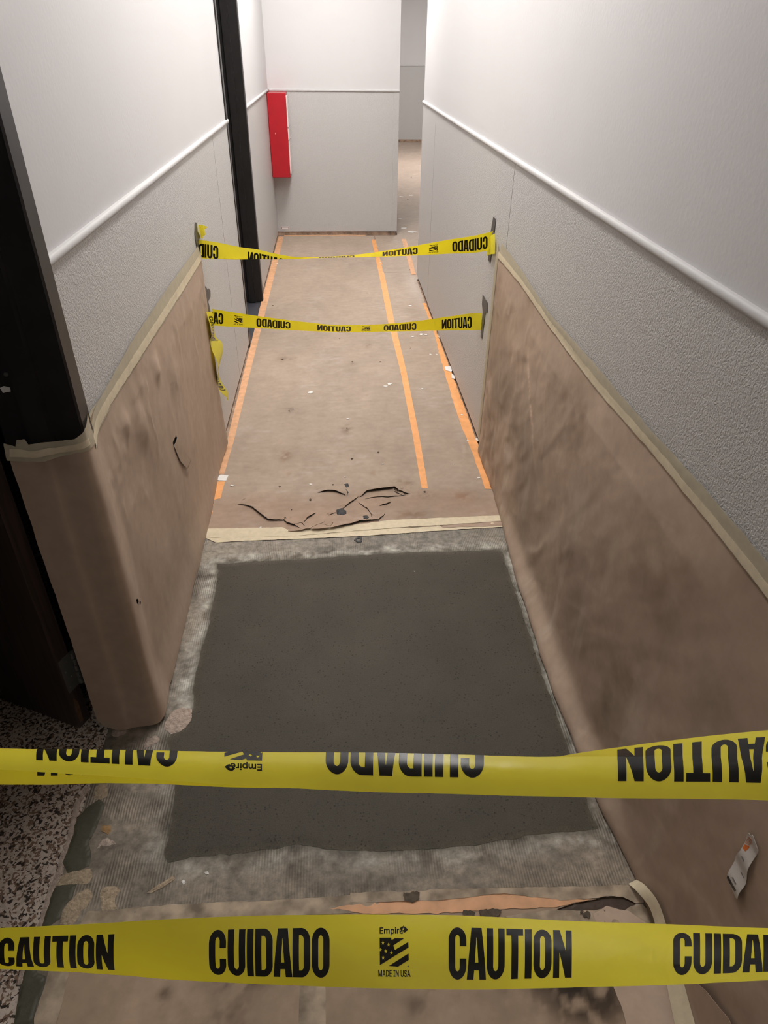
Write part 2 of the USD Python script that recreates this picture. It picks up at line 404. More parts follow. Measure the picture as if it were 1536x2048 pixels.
# rooms behind the two doors
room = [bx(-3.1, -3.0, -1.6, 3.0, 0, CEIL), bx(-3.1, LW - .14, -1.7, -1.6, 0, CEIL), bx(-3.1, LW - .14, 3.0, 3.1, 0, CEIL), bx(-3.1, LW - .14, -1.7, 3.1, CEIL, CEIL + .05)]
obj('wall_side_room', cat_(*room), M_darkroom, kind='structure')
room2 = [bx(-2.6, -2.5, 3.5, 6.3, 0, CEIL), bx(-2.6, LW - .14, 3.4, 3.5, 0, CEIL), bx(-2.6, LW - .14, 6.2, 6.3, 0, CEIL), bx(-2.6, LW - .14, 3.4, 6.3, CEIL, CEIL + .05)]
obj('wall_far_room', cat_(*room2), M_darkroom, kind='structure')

# floors
obj('floor', bx(-.72, 2.72, -3.0, 15.0, -.06, -.006), M_dirt, kind='structure')
obj('floor_001', bx(-3.1, -.56, -1.7, 3.1, -.05, -.0025), M_terrazzo, kind='structure')
obj('floor_002', cat_(bx(-2.6, LW - .139, D2[0] - .85, 6.3, -.05, -.001), bx(LW - .139, -.552, D2[0] - .008, D2[1] + .04, -.05, -.001)), M_slate, kind='structure')

# ceiling light panels, with one added fill
for k, (x, y, sx, sy, pw) in enumerate(LIGHTS):
    t = thing('ceiling_light', (x, y, CEIL), ['slim white ceiling light panel above the cement patch', 'wide white ceiling light panel above the far corridor', 'wide white ceiling light panel in the passage beyond', 'slim white fill light panel added behind the viewer, out of view'][k], 'ceiling light')
    fr = [bx(-sx / 2 - .03, -sx / 2, -sy / 2 - .03, sy / 2 + .03, -.03, 0), bx(sx / 2, sx / 2 + .03, -sy / 2 - .03, sy / 2 + .03, -.03, 0),
          bx(-sx / 2, sx / 2, -sy / 2 - .03, -sy / 2, -.03, 0), bx(-sx / 2, sx / 2, sy / 2, sy / 2 + .03, -.03, 0)]
    obj('frame', cat_(*fr), M_trim, t)
    obj('diffuser', bx(-sx / 2, sx / 2, -sy / 2, sy / 2, -.016, -.008), M_lamp, t)
    r = UsdLux.RectLight.Define(stage, str(t.GetPath()) + '/lamp')
    r.CreateWidthAttr(sx); r.CreateHeightAttr(sy)
    r.CreateIntensityAttr(pw / (sx * sy) * 1.0)
    r.CreateColorAttr(Gf.Vec3f(1.0, .965, .935))
    UsdGeom.Xformable(r).AddTranslateOp().Set(Gf.Vec3d(0, 0, -.020))

# ------------------------------------------------------------------ doors (frames are part of the setting)
d1 = thing('door_1', kind='structure')
Y1 = D1[1]
# far jamb of the near door: casing nose on the corridor side, jamb with a stepped stop, backbend
prof = [(LW + .016, Y1 + .046), (LW + .016, Y1 - .002), (LW + .012, Y1 - .006), (LW - .045, Y1 - .006), (LW - .047, Y1 - .024), (LW - .090, Y1 - .024), (LW - .092, Y1 - .004),
        (LW - .150, Y1 - .004), (LW - .154, Y1), (LW - .154, Y1 + .046), (LW - .140, Y1 + .046), (LW - .140, Y1 + .002), (LW, Y1 + .002), (LW, Y1 + .046)]
def upright(p, z0, z1):
    e = trimesh.creation.extrude_polygon(Polygon(p).buffer(0), z1 - z0, engine='earcut')
    e.apply_translation([0, 0, z0])
    return e
obj('jamb', upright(prof, 0.004, HEAD + .05), M_black, d1, 'black steel far jamb, lower half wrapped in paper')
prof_n = [(x, D1[0] + (Y1 - y)) for x, y in prof]
obj('jamb', upright(prof_n, 0.004, HEAD + .05), M_black, d1)
obj('head', cat_(bx(LW - .15, LW + .014, D1[0] - .045, Y1 + .045, HEAD, HEAD + .05)), M_black, d1)
# door leaf, swung open into the side room
hx, hy = -.7475, 1.2905
dx, dy = -.9038, .4279
nx, ny = -dy, dx      # towards the camera side is -n
def leaf_pt(a, b):
    return (hx + dx * a + .4279 * b, hy + dy * a + .9038 * b)
lf = obj('leaf', upright([leaf_pt(0, 0), leaf_pt(.88, 0), leaf_pt(.88, .043), leaf_pt(0, .043)], .012, HEAD - .01), M_door, d1, 'dark wood door leaf standing open')
hp = [leaf_pt(-.0015, .006), leaf_pt(0.0005, .006), leaf_pt(.0005, .046), leaf_pt(-.0015, .046)]
for z in (.150, 1.75):
    obj('hinge', cat_(upright(hp, z, z + .118), *[trimesh.creation.cylinder(.0065, .021, sections=12).apply_translation([leaf_pt(-.004, .050)[0], leaf_pt(-.004, .050)[1], z + .012 + k * .0235]) for k in range(5)],
        *[trimesh.creation.icosphere(1, .0035).apply_translation([leaf_pt(-.0015, .016 + .014 * (k % 2))[0], leaf_pt(-.0015, .016 + .014 * (k % 2))[1], z + .016 + k * .028]) for k in range(4)]), M_steel, lf, 'dull steel hinge')
wear = jag([(.008, .030), (.020, .028), (.022, .10), (.012, .125), (.006, .08)], .0016, .004, 3)
def wear_map(u, v):
    x, y = hx + .4279 * u - dx * .0008, hy + .9038 * u - dy * .0008
    return np.stack([x, y, v], -1)
obj('worn_spot', sheet(wear, .006, wear_map, .0006), plain('bare_wood', (.13, .075, .045), .7, .2, .4, 60), lf, 'patch of bare wood on the door edge')
# paint scrap and screw on the jamb
scrap = jag([(-.678, 1.006), (-.662, 1.008), (-.661, 1.018), (-.672, 1.021), (-.680, 1.017)], .0012, .003, 5)
obj('paint_scrap', sheet(scrap, .004, lambda u, v: np.stack([u, np.full_like(u, Y1 - .0052), v], -1), .0008), M_fleck, d1, 'scrap of white paint on the black jamb')
sc = trimesh.creation.cylinder(.0045, .003, sections=12)
sc.apply_transform(trimesh.transformations.rotation_matrix(math.pi / 2, [1, 0, 0])); sc.apply_translation([-.660, Y1 - .0055, 1.046])
obj('screw', sc, M_steel, d1)

d2 = thing('door_2', kind='structure')
ya = D2[1]
prof2 = [(LW + .014, ya + .046), (LW + .014, ya - .002), (LW + .010, ya - .006), (LW - .040, ya - .006), (LW - .042, ya - .022), (LW - .085, ya - .022), (LW - .087, ya - .004),
         (LW - .150, ya - .004), (LW - .154, ya), (LW - .154, ya + .046), (LW - .140, ya + .046), (LW - .140, ya + .002), (LW, ya + .002), (LW, ya + .046)]
obj('jamb', upright(prof2, 0.002, HEAD + .05), M_black, d2)
obj('jamb', upright([(x - .010 if x > LW else x, D2[0] + (ya - y)) for x, y in prof2], 0.002, HEAD + .05), M_black, d2)
obj('head', bx(LW - .15, LW + .012, D2[0] - .045, ya + .045, HEAD, HEAD + .05), M_black, d2)
obj('leaf', bx(-.745, -.70, ya + .01, ya + .86, .01, HEAD), M_door, d2)

# ------------------------------------------------------------------ bare concrete strip
patch_px = [(-0.4643,2.0225),(-0.3111,2.0323),(-0.1628,2.0304),(0.0242,2.0448),(0.2141,2.0533),(0.4049,2.0495),(0.5695,2.0533),(0.6033,2.0391),(0.604,1.9019),(0.6034,1.7399),(0.6005,1.5716),(0.5996,1.4217),(0.6016,1.2874),(0.601,1.1342),(0.6027,1.0277),(0.6036,0.9441),(0.6097,0.9238),(0.5495,0.9169),(0.4235,0.9129),(0.2972,0.8976),(0.1749,0.8925),(-0.0048,0.9008),(-0.1248,0.923),(-0.2431,0.9115),(-0.3606,0.91),(-0.4337,0.8952),(-0.4457,0.9152),(-0.4427,1.0066),(-0.4517,1.0901),(-0.4876,1.2139),(-0.5082,1.2509),(-0.4578,1.2919),(-0.4458,1.3567),(-0.4607,1.4228),(-0.4603,1.5647),(-0.4529,1.6759),(-0.4518,1.823),(-0.4559,1.9585)]
patch = jag(patch_px, .0035, .008, 21, 45)
conc = jag([(-.672, .25), (.668, .25), (.668, 2.50), (-.552, 2.50), (-.552, 1.50), (-.575, 1.42), (-.672, 1.40)], .002, .02, 2, 30).intersection(sbox(-.70, .2, .6685, 2.5))
P_in = shapely.prepare(patch)
def conc_tint(x, y):
    d = shapely.distance(shapely.points(x, y), patch)
    a = fbm2(x, y, 7, 1); b = fbm2(x, y, 22, 2); c = fbm2(x, y, 70, 3)
    base = np.array([.250, .208, .162])
    t = np.clip(.22 + 1.15 * a + .95 * (b - .5) + .55 * (c - .5), .25, 2)[:, None] * base
    # powdery light band around the patch
    w = np.exp(-((d - .022) / .030) ** 2) * np.clip(.25 + 2.6 * (b - .42) + 1.2 * (c - .5), 0, 1)
    w *= np.clip(.35 + .9 * (x > .55) + .9 * (y > 2.0) + .65 * ((x < -.43) & (y > 1.35)) + .2 * (y < .95), 0, 1)
    t = t * (1 - w[:, None]) + w[:, None] * np.array([.50, .485, .43])
    # olive damp rim against the patch
    w2 = np.exp(-(d / .012) ** 2) * .7
    t = t * (1 - w2[:, None]) + w2[:, None] * np.array([.095, .090, .068])
    # dark greenish stains to the left and pale brownish dust in front
    g = np.clip((.52 - fbm2(x, y, 9, 7)) * 6, 0, 1) * (x < -.42) * (y < 1.3)
    t = t * (1 - .45 * g[:, None]) + .45 * g[:, None] * np.array([.085, .082, .062])
    dn = np.exp(-((y - .80) / .075) ** 2) * np.clip(b * 1.8 - .25, 0, 1)
    t = t * (1 - .7 * dn[:, None]) + .7 * dn[:, None] * np.array([.27, .225, .175])
    far = np.clip((y - 2.03) / .1, 0, 1) * .35
    t = t * (1 - far[:, None]) + far[:, None] * np.array([.30, .285, .255])
    return t
g, tn = sheet(conc, .0065, lambda u, v: np.stack([u, v, .0006 * (fbm2(u, v, 25, 4) - .5)], -1), .006, tint=conc_tint)
obj('floor_003', g, M_conc, kind='structure', tint=tn)

def patch_z(u, v):
    d = shapely.distance(shapely.points(u, v), patch.exterior)
    return .0006 + .0024 * np.clip(d / .02, 0, 1) + .0010 * (fbm2(u, v, 4, 5) - .5) + .0008 * (fbm2(u, v, 30, 6) - .5) * np.clip(d / .02, 0, 1)
def patch_tint(x, y):
    d = shapely.distance(shapely.points(x, y), patch.exterior)
    e = np.exp(-(d / .014) ** 2) * np.clip(fbm2(x, y, 40, 8) * 2 - .5, 0, 1)
    k = .86 + .34 * fbm2(x, y, 3, 9) + .12 * (fbm2(x, y, 160, 11) - .5)
    return k[:, None] * (1 + .55 * e[:, None] * np.array([1.0, 1.05, .95]))
g, tn = sheet(patch, .0085, lambda u, v: np.stack([u, v, patch_z(u, v)], -1), .0004, tint=patch_tint)
obj('cement_patch', g, M_patch, label='large dark grey rectangle of fresh floor-levelling cement across the corridor', cat='floor patch', tint=tn)

def pad(poly, z, th, name, mtl, label, cat, group=None, amp=.0015, seed=0, step=.006, rough=.0012):
    pg = jag(poly, amp, .004, seed)
    if pg.geom_type != 'Polygon':
        pg = max(pg.geoms, key=lambda q: q.area)
    def f(u, v):
        d = shapely.distance(shapely.points(u, v), pg.exterior)
        return np.stack([u, v, z + th * np.clip(d / .006, .25, 1) + rough * (fbm2(u, v, 60, seed) - .5) + .5 * rough * (fbm2(u, v, 170, seed + 1) - .5)], -1)
    return obj(name, sheet(pg, step, f, th * .9), mtl, label=label, cat=cat, group=group)

C8 = None
greens = [
    ([(-0.6386,1.0747),(-0.6589,1.0581),(-0.6775,1.0295),(-0.6792,1.0055),(-0.6765,0.9817),(-0.6769,0.9406),(-0.6793,0.9143),(-0.6606,0.8873),(-0.6474,0.8844),(-0.6295,0.894),(-0.6151,0.9017),(-0.6183,0.9282),(-0.6316,0.9605),(-0.6244,0.9974),(-0.6215,1.036),(-0.6214,1.0609)], 'widest dark green linoleum remnant, between the two near caution tapes'),
    ([(-0.6792,0.8551),(-0.6822,0.827),(-0.68,0.7728),(-0.6655,0.77),(-0.6453,0.7858),(-0.6466,0.8091),(-0.6317,0.8319),(-0.6321,0.8605),(-0.6646,0.8604)], 'narrow dark green linoleum remnant just above the lowest caution tape'),
    ([(-0.6873,0.7056),(-0.6869,0.6816),(-0.6851,0.6581),(-0.677,0.6159),(-0.6726,0.5848),(-0.6336,0.5824),(-0.6394,0.6198),(-0.6336,0.6451),(-0.6389,0.6719),(-0.6586,0.6815),(-0.6721,0.7047)], 'dark green linoleum remnant in the bottom left corner, below the lowest tape'),
]
for k, (p, lab) in enumerate(greens):
    pad(p, 0, .0018, 'linoleum_remnant', M_green, lab, 'flooring scrap', amp=.0012, seed=30 + k, rough=.0005)
scabs = [
    ([(-0.5185,1.2908),(-0.5143,1.3222),(-0.5036,1.3475),(-0.4798,1.3594),(-0.4524,1.3512),(-0.4429,1.3245),(-0.448,1.293),(-0.4692,1.2694),(-0.4985,1.2649)], M_scab_pink, 'biggest pinkish screed crust, beside the paper-wrapped door jamb'),
    ([(-0.5625,1.2385),(-0.5571,1.2592),(-0.5383,1.2642),(-0.5207,1.251),(-0.537,1.234),(-0.5556,1.2292)], M_scab_pink, 'small pinkish screed crust just above the left end of the twisted tape'),
    ([(-0.6581,1.1043),(-0.6531,1.1199),(-0.6397,1.1217),(-0.6244,1.1076),(-0.6199,1.0812),(-0.6363,1.0745),(-0.6523,1.0832)], M_scab, 'round beige screed crust at the terrazzo edge below the twisted tape'),
    ([(-0.6129,0.9873),(-0.6123,1.0015),(-0.59,1.0001),(-0.5797,0.9853),(-0.5921,0.9743)], M_scab_tan, 'small ochre screed crust left of the dark cement'),
    ([(-0.6091,0.941),(-0.6022,0.9634),(-0.5865,0.9693),(-0.5649,0.952),(-0.5811,0.9484),(-0.5973,0.9448)], M_scab_pink, 'thin pale screed crust below the ochre one'),
    ([(-0.6506,0.8953),(-0.6096,0.8971),(-0.5994,0.8752),(-0.6042,0.8629),(-0.6321,0.8605),(-0.6764,0.859),(-0.6734,0.8755)], M_scab, 'long beige screed crust between two green linoleum remnants'),
    ([(-0.6288,0.8358),(-0.6083,0.8487),(-0.5899,0.8334),(-0.5903,0.8135),(-0.6065,0.7873),(-0.6167,0.7689),(-0.641,0.7723),(-0.6434,0.805)], M_scab, 'large beige screed crust left of the lowest caution tape lettering'),
    ([(-0.5725,0.8364),(-0.5676,0.8483),(-0.5479,0.8512),(-0.5268,0.8397),(-0.5335,0.8259),(-0.5305,0.7981),(-0.5582,0.7978),(-0.5661,0.8199)], M_scab, 'crown-shaped beige screed crust above the lowest tape'),
    ([(-0.5389,1.343),(-0.5285,1.3555),(-0.526,1.3293),(-0.5492,1.3178),(-0.5474,1.3338)], M_scab_tan, 'small tan screed crust at the foot of the paper-wrapped jamb'),
    ([(-0.6589,1.2896),(-0.6191,1.2904),(-0.6146,1.2717),(-0.6434,1.2672),(-0.6592,1.2712)], M_scab_pink, 'flat grey-pink screed smear under the wrapped jamb'),
]
for k, (p, mm, lab) in enumerate(scabs):
    pad(p, 0, .0016, 'screed_crust', mm, lab, 'screed crust', amp=.0042, seed=50 + k, rough=.0034, step=.003)
gl = LineString([(-0.672,1.113),(-0.6839,1.0902),(-0.6894,1.0625),(-0.6888,1.0302),(-0.6845,1.001),(-0.6825,0.959),(-0.6813,0.9276),(-0.6817,0.8886),(-0.6847,0.8595),(-0.6841,0.8232),(-0.683,0.7843),(-0.6841,0.7508),(-0.6882,0.7082),(-0.686,0.6606)])
pad(list(gl.buffer(.007, cap_style='flat').exterior.coords)[:-1], 0, .0010, 'grout_edge', M_scab_pink, 'thin crumbly pink grout line along the terrazzo edge', 'grout line', amp=.003, seed=77, rough=.002, step=.004)

pad([(0.4475,0.7349),(0.4775,0.746),(0.514,0.7531),(0.5546,0.7562),(0.585,0.7582),(0.6097,0.7576),(0.6244,0.7501),(0.6393,0.737),(0.6266,0.7294),(0.6044,0.7225),(0.5254,0.7269),(0.4587,0.7315)], 0, .0008, 'slot_shade_pad', plain('slot_shade_brown', (.055, .033, .021), .5, .4, .3, 40), 'dark brown pad painted as shadow in the open slot beside the right wall', 'painted_shade', seed=89)  # dark brown pad puts the shadow inside the slot into colour
# loose chips on the concrete
def chip(p, mtl, name, label, cat, seed, h=.003, group=None):
    pad(p, .0005, h, name, mtl, label, cat, group, amp=.0008, seed=seed, step=.004, rough=.002)
chip([(-0.3941,0.8522),(-0.3886,0.8561),(-0.3833,0.8495),(-0.3873,0.8435)], M_fleck, 'plaster_chip', 'white plaster chip nearest the lowest tape on the bare concrete', 'chip', 91)
chip([(-0.345,0.8703),(-0.3369,0.872),(-0.3326,0.8653),(-0.3399,0.8637)], M_fleck, 'plaster_chip', 'white plaster chip close in front of the dark cement edge', 'chip', 92)
chip([(-0.4677,0.83),(-0.4484,0.8452),(-0.4153,0.8661),(-0.4095,0.8574),(-0.4388,0.8384),(-0.4574,0.8294)], M_scab, 'mortar_sliver', 'long mortar sliver lying on ridged concrete near the dark cement corner', 'sliver', 93)
chip([(-0.4899,0.7859),(-0.4841,0.7952),(-0.4691,0.7904),(-0.4662,0.7864),(-0.4801,0.7864),(-0.4881,0.7781)], M_grey, 'paper_curl', 'dark curled paper scrap on the near masking tape', 'scrap', 94, .006)
chip([(0.2489,1.9438),(0.2586,1.9491),(0.2626,1.9344),(0.2545,1.9263)], M_fleck, 'plaster_chip', 'tiny white chip alone on the far part of the dark cement', 'chip', 95, .004)

# ------------------------------------------------------------------ kraft paper on the floor
slits = [  # (line along which the far sheet has torn and lifted, lift)
    ([(-0.4348,2.4122),(-0.3942,2.3985),(-0.368,2.3808),(-0.3421,2.3423),(-0.3025,2.293),(-0.2399,2.2851),(-0.2289,2.3127)], .018),
    ([(-0.2402,2.2898),(-0.2167,2.2624),(-0.1867,2.241),(-0.1624,2.2232)], .016),
    ([(-0.218,2.1993),(-0.1834,2.2005),(-0.1404,2.2161),(-0.1176,2.2104),(-0.0617,2.215),(0.0088,2.2355),(0.0898,2.2652),(0.1437,2.2686),(0.1735,2.3113)], .021),
    ([(0.0767,2.4422),(0.1087,2.4824),(0.1666,2.4937),(0.2298,2.5048),(0.2419,2.4758),(0.2897,2.4559)], .026),
    ([(-0.102,2.4858),(-0.0623,2.4962),(-0.0243,2.489),(0.0178,2.4573)], .019),
    ([(0.002,2.3588),(0.0401,2.41),(0.0712,2.446)], .013),
    ([(-0.1548,2.2623),(-0.1381,2.3002),(-0.1099,2.3305)], .015),
    ([(0.159,2.3707),(0.183,2.3827),(0.2055,2.3984)], .013),
    ([(0.0968,2.4275),(0.1537,2.4384),(0.2008,2.436),(0.2729,2.4497)], .008),
    ([(0.3766,2.4797),(0.3995,2.4786)], .006),
    ([(-0.0794,2.2461),(-0.0486,2.2324),(-0.037,2.2593)], .008), ([(0.0695,2.3985),(0.1027,2.3521),(0.1206,2.3076),(0.1177,2.2856)], .008), ([(-0.1942,2.252),(-0.1681,2.2629),(-0.1453,2.2374)], .008),
    ([(-0.1317,2.2156),(-0.1015,2.2473),(-0.0707,2.2703)], .006), ([(0.0188,2.5045),(0.0286,2.4741),(0.0244,2.4569)], .008), ([(0.2298,2.5048),(0.2318,2.4692),(0.2583,2.4453)], .010), ([(-0.0547,2.3166),(-0.0257,2.3311)], .005),
]
def ragged_line(p, k):
    a = np.array(shapely.segmentize(LineString(p), .006).coords)
    d = np.stack([fbm2(a[:, 0], a[:, 1], 70, 400 + k, 3) - .5, fbm2(a[:, 0], a[:, 1], 70, 430 + k, 3) - .5], -1)
    return LineString(a + d * .014)
slit_lines = [(ragged_line(p, k), h * .62) for k, (p, h) in enumerate(slits)]
def tears(x, y):
    """lift and pull of the torn paper edges"""
    z, pull = np.zeros_like(x), np.zeros_like(x)
    near = (y < 2.85) & (y > 2.15)
    if not near.any():
        return z, pull
    X, Y = x[near], y[near]
    pts = shapely.points(X, Y)
    zz, pp = np.zeros_like(X), np.zeros_like(X)
    for ln, h in slit_lines:
        d = shapely.distance(pts, ln)
        s = shapely.line_locate_point(ln, pts)
        q = shapely.get_coordinates(shapely.line_interpolate_point(ln, s))
        far = (Y > q[:, 1]) | ((np.abs(Y - q[:, 1]) < 1e-6) & (X > q[:, 0]))
        w = np.sqrt(np.clip(np.sin(np.pi * np.clip(s / ln.length, 0, 1)), 0, 1))
        e = np.exp(-(d / .030) ** 1.2) * w * far
        zz = np.maximum(zz, h * e)
        pp = np.maximum(pp, .5 * h * e)
    z[near], pull[near] = zz, pp
    return z, pull
def paper_z(x, y):
    return .0035 + .0035 * (fbm2(x, y, 4, 12) - .5) + .0016 * (fbm2(x, y, 16, 13) - .5) + .004 * np.exp(-((fbm2(x, y * .6, 2.2, 14) - .5) / .012) ** 2) * .5
def paper_map(u, v):
    z, pull = tears(u, v)
    return np.stack([u, v - pull, paper_z(u, v) + z], -1)
marks = [  # centre px -> world, radius x, radius y, colour multiplier
    ([(-0.2533,2.8114)][0], .035, .06, (.62, .50, .42)), ([(0.2677,2.5519)][0], .07, .035, (.74, .66, .58)),
    ([(0.2821,2.3026)][0], .09, .03, (.72, .62, .54)), ([(0.3633,2.4487)][0], .05, .03, (.70, .60, .52)),
    ([(0.5124,2.4239)][0], .06, .05, (.80, .66, .58)), ([(-0.2246,2.6319)][0], .02, .035, (.7, .62, .55)),
    ([(0.0358,3.0641)][0], .02, .06, (.62, .56, .5)), ([(0.1553,2.6324)][0], .03, .03, (.78, .7, .62)),
    ([(-0.3401,3.9922)][0], .03, .05, (.6, .54, .5)), ([(-0.2808,4.0111)][0], .035, .03, (.6, .54, .5)),
    ([(0.0878,3.9228)][0], .02, .03, (.6, .54, .5)), ([(-0.2548,3.2909)][0], .02, .035, (.4, .36, .32)),
    ([(0.0302,3.0686)][0], .03, .05, (.62, .56, .5)), ([(0.1944,4.2035)][0], .03, .05, (.7, .64, .6)),
    ([(0.3342,4.5924)][0], .05, .08, (.86, .82, .8)),
]
def paper_tint(x, y):
    a = fbm2(x, y * .7, 3, 15); b = fbm2(x, y * .5, 14, 16); c = fbm2(x * .35, y, 60, 17)
    k = .76 + .30 * a + .40 * (b - .5) * .6 + .26 * (c - .5)
    t = np.repeat(k[:, None], 3, 1)
    # whitish plaster dust, wiped about
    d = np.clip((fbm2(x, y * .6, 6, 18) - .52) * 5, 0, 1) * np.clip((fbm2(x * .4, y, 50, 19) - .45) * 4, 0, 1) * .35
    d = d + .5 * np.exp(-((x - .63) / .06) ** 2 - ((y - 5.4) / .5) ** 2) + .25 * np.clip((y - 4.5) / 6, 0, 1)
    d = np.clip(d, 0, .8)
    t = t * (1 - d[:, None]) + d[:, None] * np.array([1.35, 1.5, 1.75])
    for (cx, cy), rx, ry, col in marks:
        w = np.exp(-(((x - cx) / rx) ** 2 + ((y - cy) / ry) ** 2) * 1.6) * np.clip((fbm2(x, y, 55, 23) - .38) * 5, 0, 1)
        t = t * (1 - w[:, None] * (1 - np.array(col)))
    wn = np.clip((2.52 - y) / .12, 0, 1)[:, None]      # redder and grubbier by the torn edge
    t = t * (1 - wn * (1 - np.array([.93, .82, .76])) * np.clip(.4 + 1.2 * (b - .3), 0, 1)[:, None])
    return t
slit_cut = unary_union([ln.buffer(.0011, cap_style='flat') for ln, _ in slit_lines])
wide = Polygon([(0.1069,2.4442),(0.1663,2.4585),(0.2268,2.466),(0.2731,2.4515),(0.2009,2.4378),(0.1537,2.4384)]).buffer(0)
main_paper = jag([(-.549, 2.205), (.375, 2.215), (.392, YE - .035), (-.549, YE - .035)], .001, .03, 4)
near_part = main_paper.intersection(sbox(-1, 2, 1, 2.85)).difference(slit_cut)
fp = thing('kraft_floor_paper', label='long brown kraft paper runner on the corridor floor, torn at its near edge', cat='floor paper')
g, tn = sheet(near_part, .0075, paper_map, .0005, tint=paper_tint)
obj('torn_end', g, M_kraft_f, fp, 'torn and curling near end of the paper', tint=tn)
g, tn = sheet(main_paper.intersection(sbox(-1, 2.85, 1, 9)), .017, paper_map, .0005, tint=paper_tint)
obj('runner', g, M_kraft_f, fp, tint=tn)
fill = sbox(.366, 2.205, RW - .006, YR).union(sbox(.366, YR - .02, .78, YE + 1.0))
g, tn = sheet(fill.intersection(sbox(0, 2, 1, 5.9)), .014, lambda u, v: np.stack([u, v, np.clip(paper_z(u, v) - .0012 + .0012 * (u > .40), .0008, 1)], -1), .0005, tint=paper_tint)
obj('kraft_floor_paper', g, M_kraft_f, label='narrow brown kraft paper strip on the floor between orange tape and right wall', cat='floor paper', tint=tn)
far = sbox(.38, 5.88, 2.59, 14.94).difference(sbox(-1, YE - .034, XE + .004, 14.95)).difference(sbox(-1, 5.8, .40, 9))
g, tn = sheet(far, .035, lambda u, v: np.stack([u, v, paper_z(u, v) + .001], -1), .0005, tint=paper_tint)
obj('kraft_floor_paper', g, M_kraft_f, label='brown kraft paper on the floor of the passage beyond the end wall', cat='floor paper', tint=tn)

# near paper, by the photographer's feet
near_px = [(-.588, .30), (.668, .30), (.668, .770), (.55, .775), (.30, .783), (0, .790), (-.30, .788), (-.575, .782), (-.60, .70)]
def near_z(x, y):
    return .0030 + .003 * (fbm2(x, y, 6, 25) - .5) + .0018 * (fbm2(x, y, 25, 26) - .5)
def near_tint(x, y):
    a = fbm2(x, y, 5, 27); b = fbm2(x, y, 18, 28); c = fbm2(x, y, 60, 29)
    k = .64 + .44 * a + .42 * (b - .5) + .24 * (c - .5)
    t = k[:, None] * np.array([1.0, .94, .85])
    for cx, cy, rx, ry, s in ((-.255, .565, .045, .055, .55), (-.23, .64, .06, .02, .6), (-.385, .625, .014, .012, .6), (.43, .61, .10, .045, .92), (.47, .56, .09, .05, .9), (.34, .625, .06, .02, .7), (.12, .57, .02, .02, .5), (.15, .61, .02, .02, .5), (.38, .78, .06, .02, .6), (.05, .785, .05, .02, .55)):
        w = np.clip(1.3 * np.exp(-(((x - cx) / rx) ** 2 + ((y - cy) / ry) ** 2)), 0, 1) * np.clip((fbm2(x, y, 38, 31) - .36) * 5, 0, 1) * min(1, s * 1.15)
        t = t * (1 - w[:, None] * np.array([.80, .82, .84]))
    return t
near_poly = jag(near_px, .0015, .01, 33).intersection(sbox(-1, .2, .549, 1.0))
slot = Polygon([(0.453,0.7373),(0.4817,0.7439),(0.5131,0.7503),(0.5535,0.753),(0.5837,0.7545),(0.6084,0.7539),(0.6209,0.7475),(0.634,0.7373),(0.6228,0.7324),(0.6032,0.7258),(0.5263,0.7296),(0.4594,0.7342)]).buffer(0)
g, tn = sheet(near_poly.difference(slot), .008, lambda u, v: np.stack([u, v, near_z(u, v)], -1), .0005, tint=near_tint)
obj('kraft_floor_paper', g, M_kraft_f, label='grubby brown kraft paper on the floor in the foreground, under the lowest tape', cat='floor paper', tint=tn)

# ------------------------------------------------------------------ tape stuck to the floor
def floor_tape(poly, name, mtl, label, cat, zf=paper_z, amp=.0012, seed=0, group=None, lift=.0009, step=.02, s=60, wrinkle=.0):
    pg = jag(poly, amp, .008, seed, s) if amp else Polygon(poly)
    return obj(name, sheet(pg, step, lambda u, v: np.stack([u, v, zf(u, v) + lift + wrinkle * (fbm2(u, v, 40, seed) - .4)], -1), .0003), mtl, label=label, cat=cat, group=group)
mid = [(0.3611,7.0395),(0.3604,5.6714),(0.3529,4.6963),(0.3646,3.8104),(0.3568,2.9959),(0.346,2.4995)]
midr = [(0.4101,7.0385),(0.4052,5.6701),(0.3983,4.6947),(0.4001,3.809),(0.3889,2.9945),(0.3742,2.4981)]
floor_tape(mid + midr[::-1], 'orange_floor_tape', M_orange, 'long orange tape strip down the middle seam of the floor paper', 'orange tape', amp=.0006, seed=101, step=.012)
lft = [(-.551, 7.18), (-.553, 5.0), (-.549, 3.7), (-.545, 3.0), (-.545, 2.66)]
lfi = [(-.520, 2.66), (-.512, 2.985), (-.512, 3.8), (-.505, 5.0), (-.500, 7.18)]
floor_tape(lft + lfi, 'orange_floor_tape', M_orange_dusty, 'long pale orange tape strip along the foot of the left wall', 'orange tape', amp=.0005, seed=102, step=.012)
floor_tape([(-.547, 2.60), (-.545, 2.45), (-.512, 2.462), (-.508, 2.60)], 'orange_floor_tape', M_orange, 'short bright orange tape strip near the left paper edge, by the tear', 'orange tape', amp=.002, seed=103, step=.012)
floor_tape([(-.548, 2.42), (-.549, 2.345), (-.535, 2.33), (-.530, 2.36), (-.538, 2.38), (-.533, 2.42)], 'orange_floor_tape', M_orange, 'small torn orange tape scrap in the left corner above the cream tape', 'orange tape', amp=.0025, seed=104, step=.01)
rt_o = [(.662, 5.05), (.663, 4.4), (.662, 3.4), (.663, 2.9), (.655, 2.475)]
rt_i = [(.622, 2.478), (.622, 2.75), (.612, 3.1), (.614, 3.4), (.628, 4.0), (.645, 4.4), (.640, 5.05)]
floor_tape(rt_o + rt_i, 'orange_floor_tape', M_orange, 'long ragged orange tape strip along the foot of the right wall', 'orange tape', amp=.003, seed=105, step=.012, s=30)
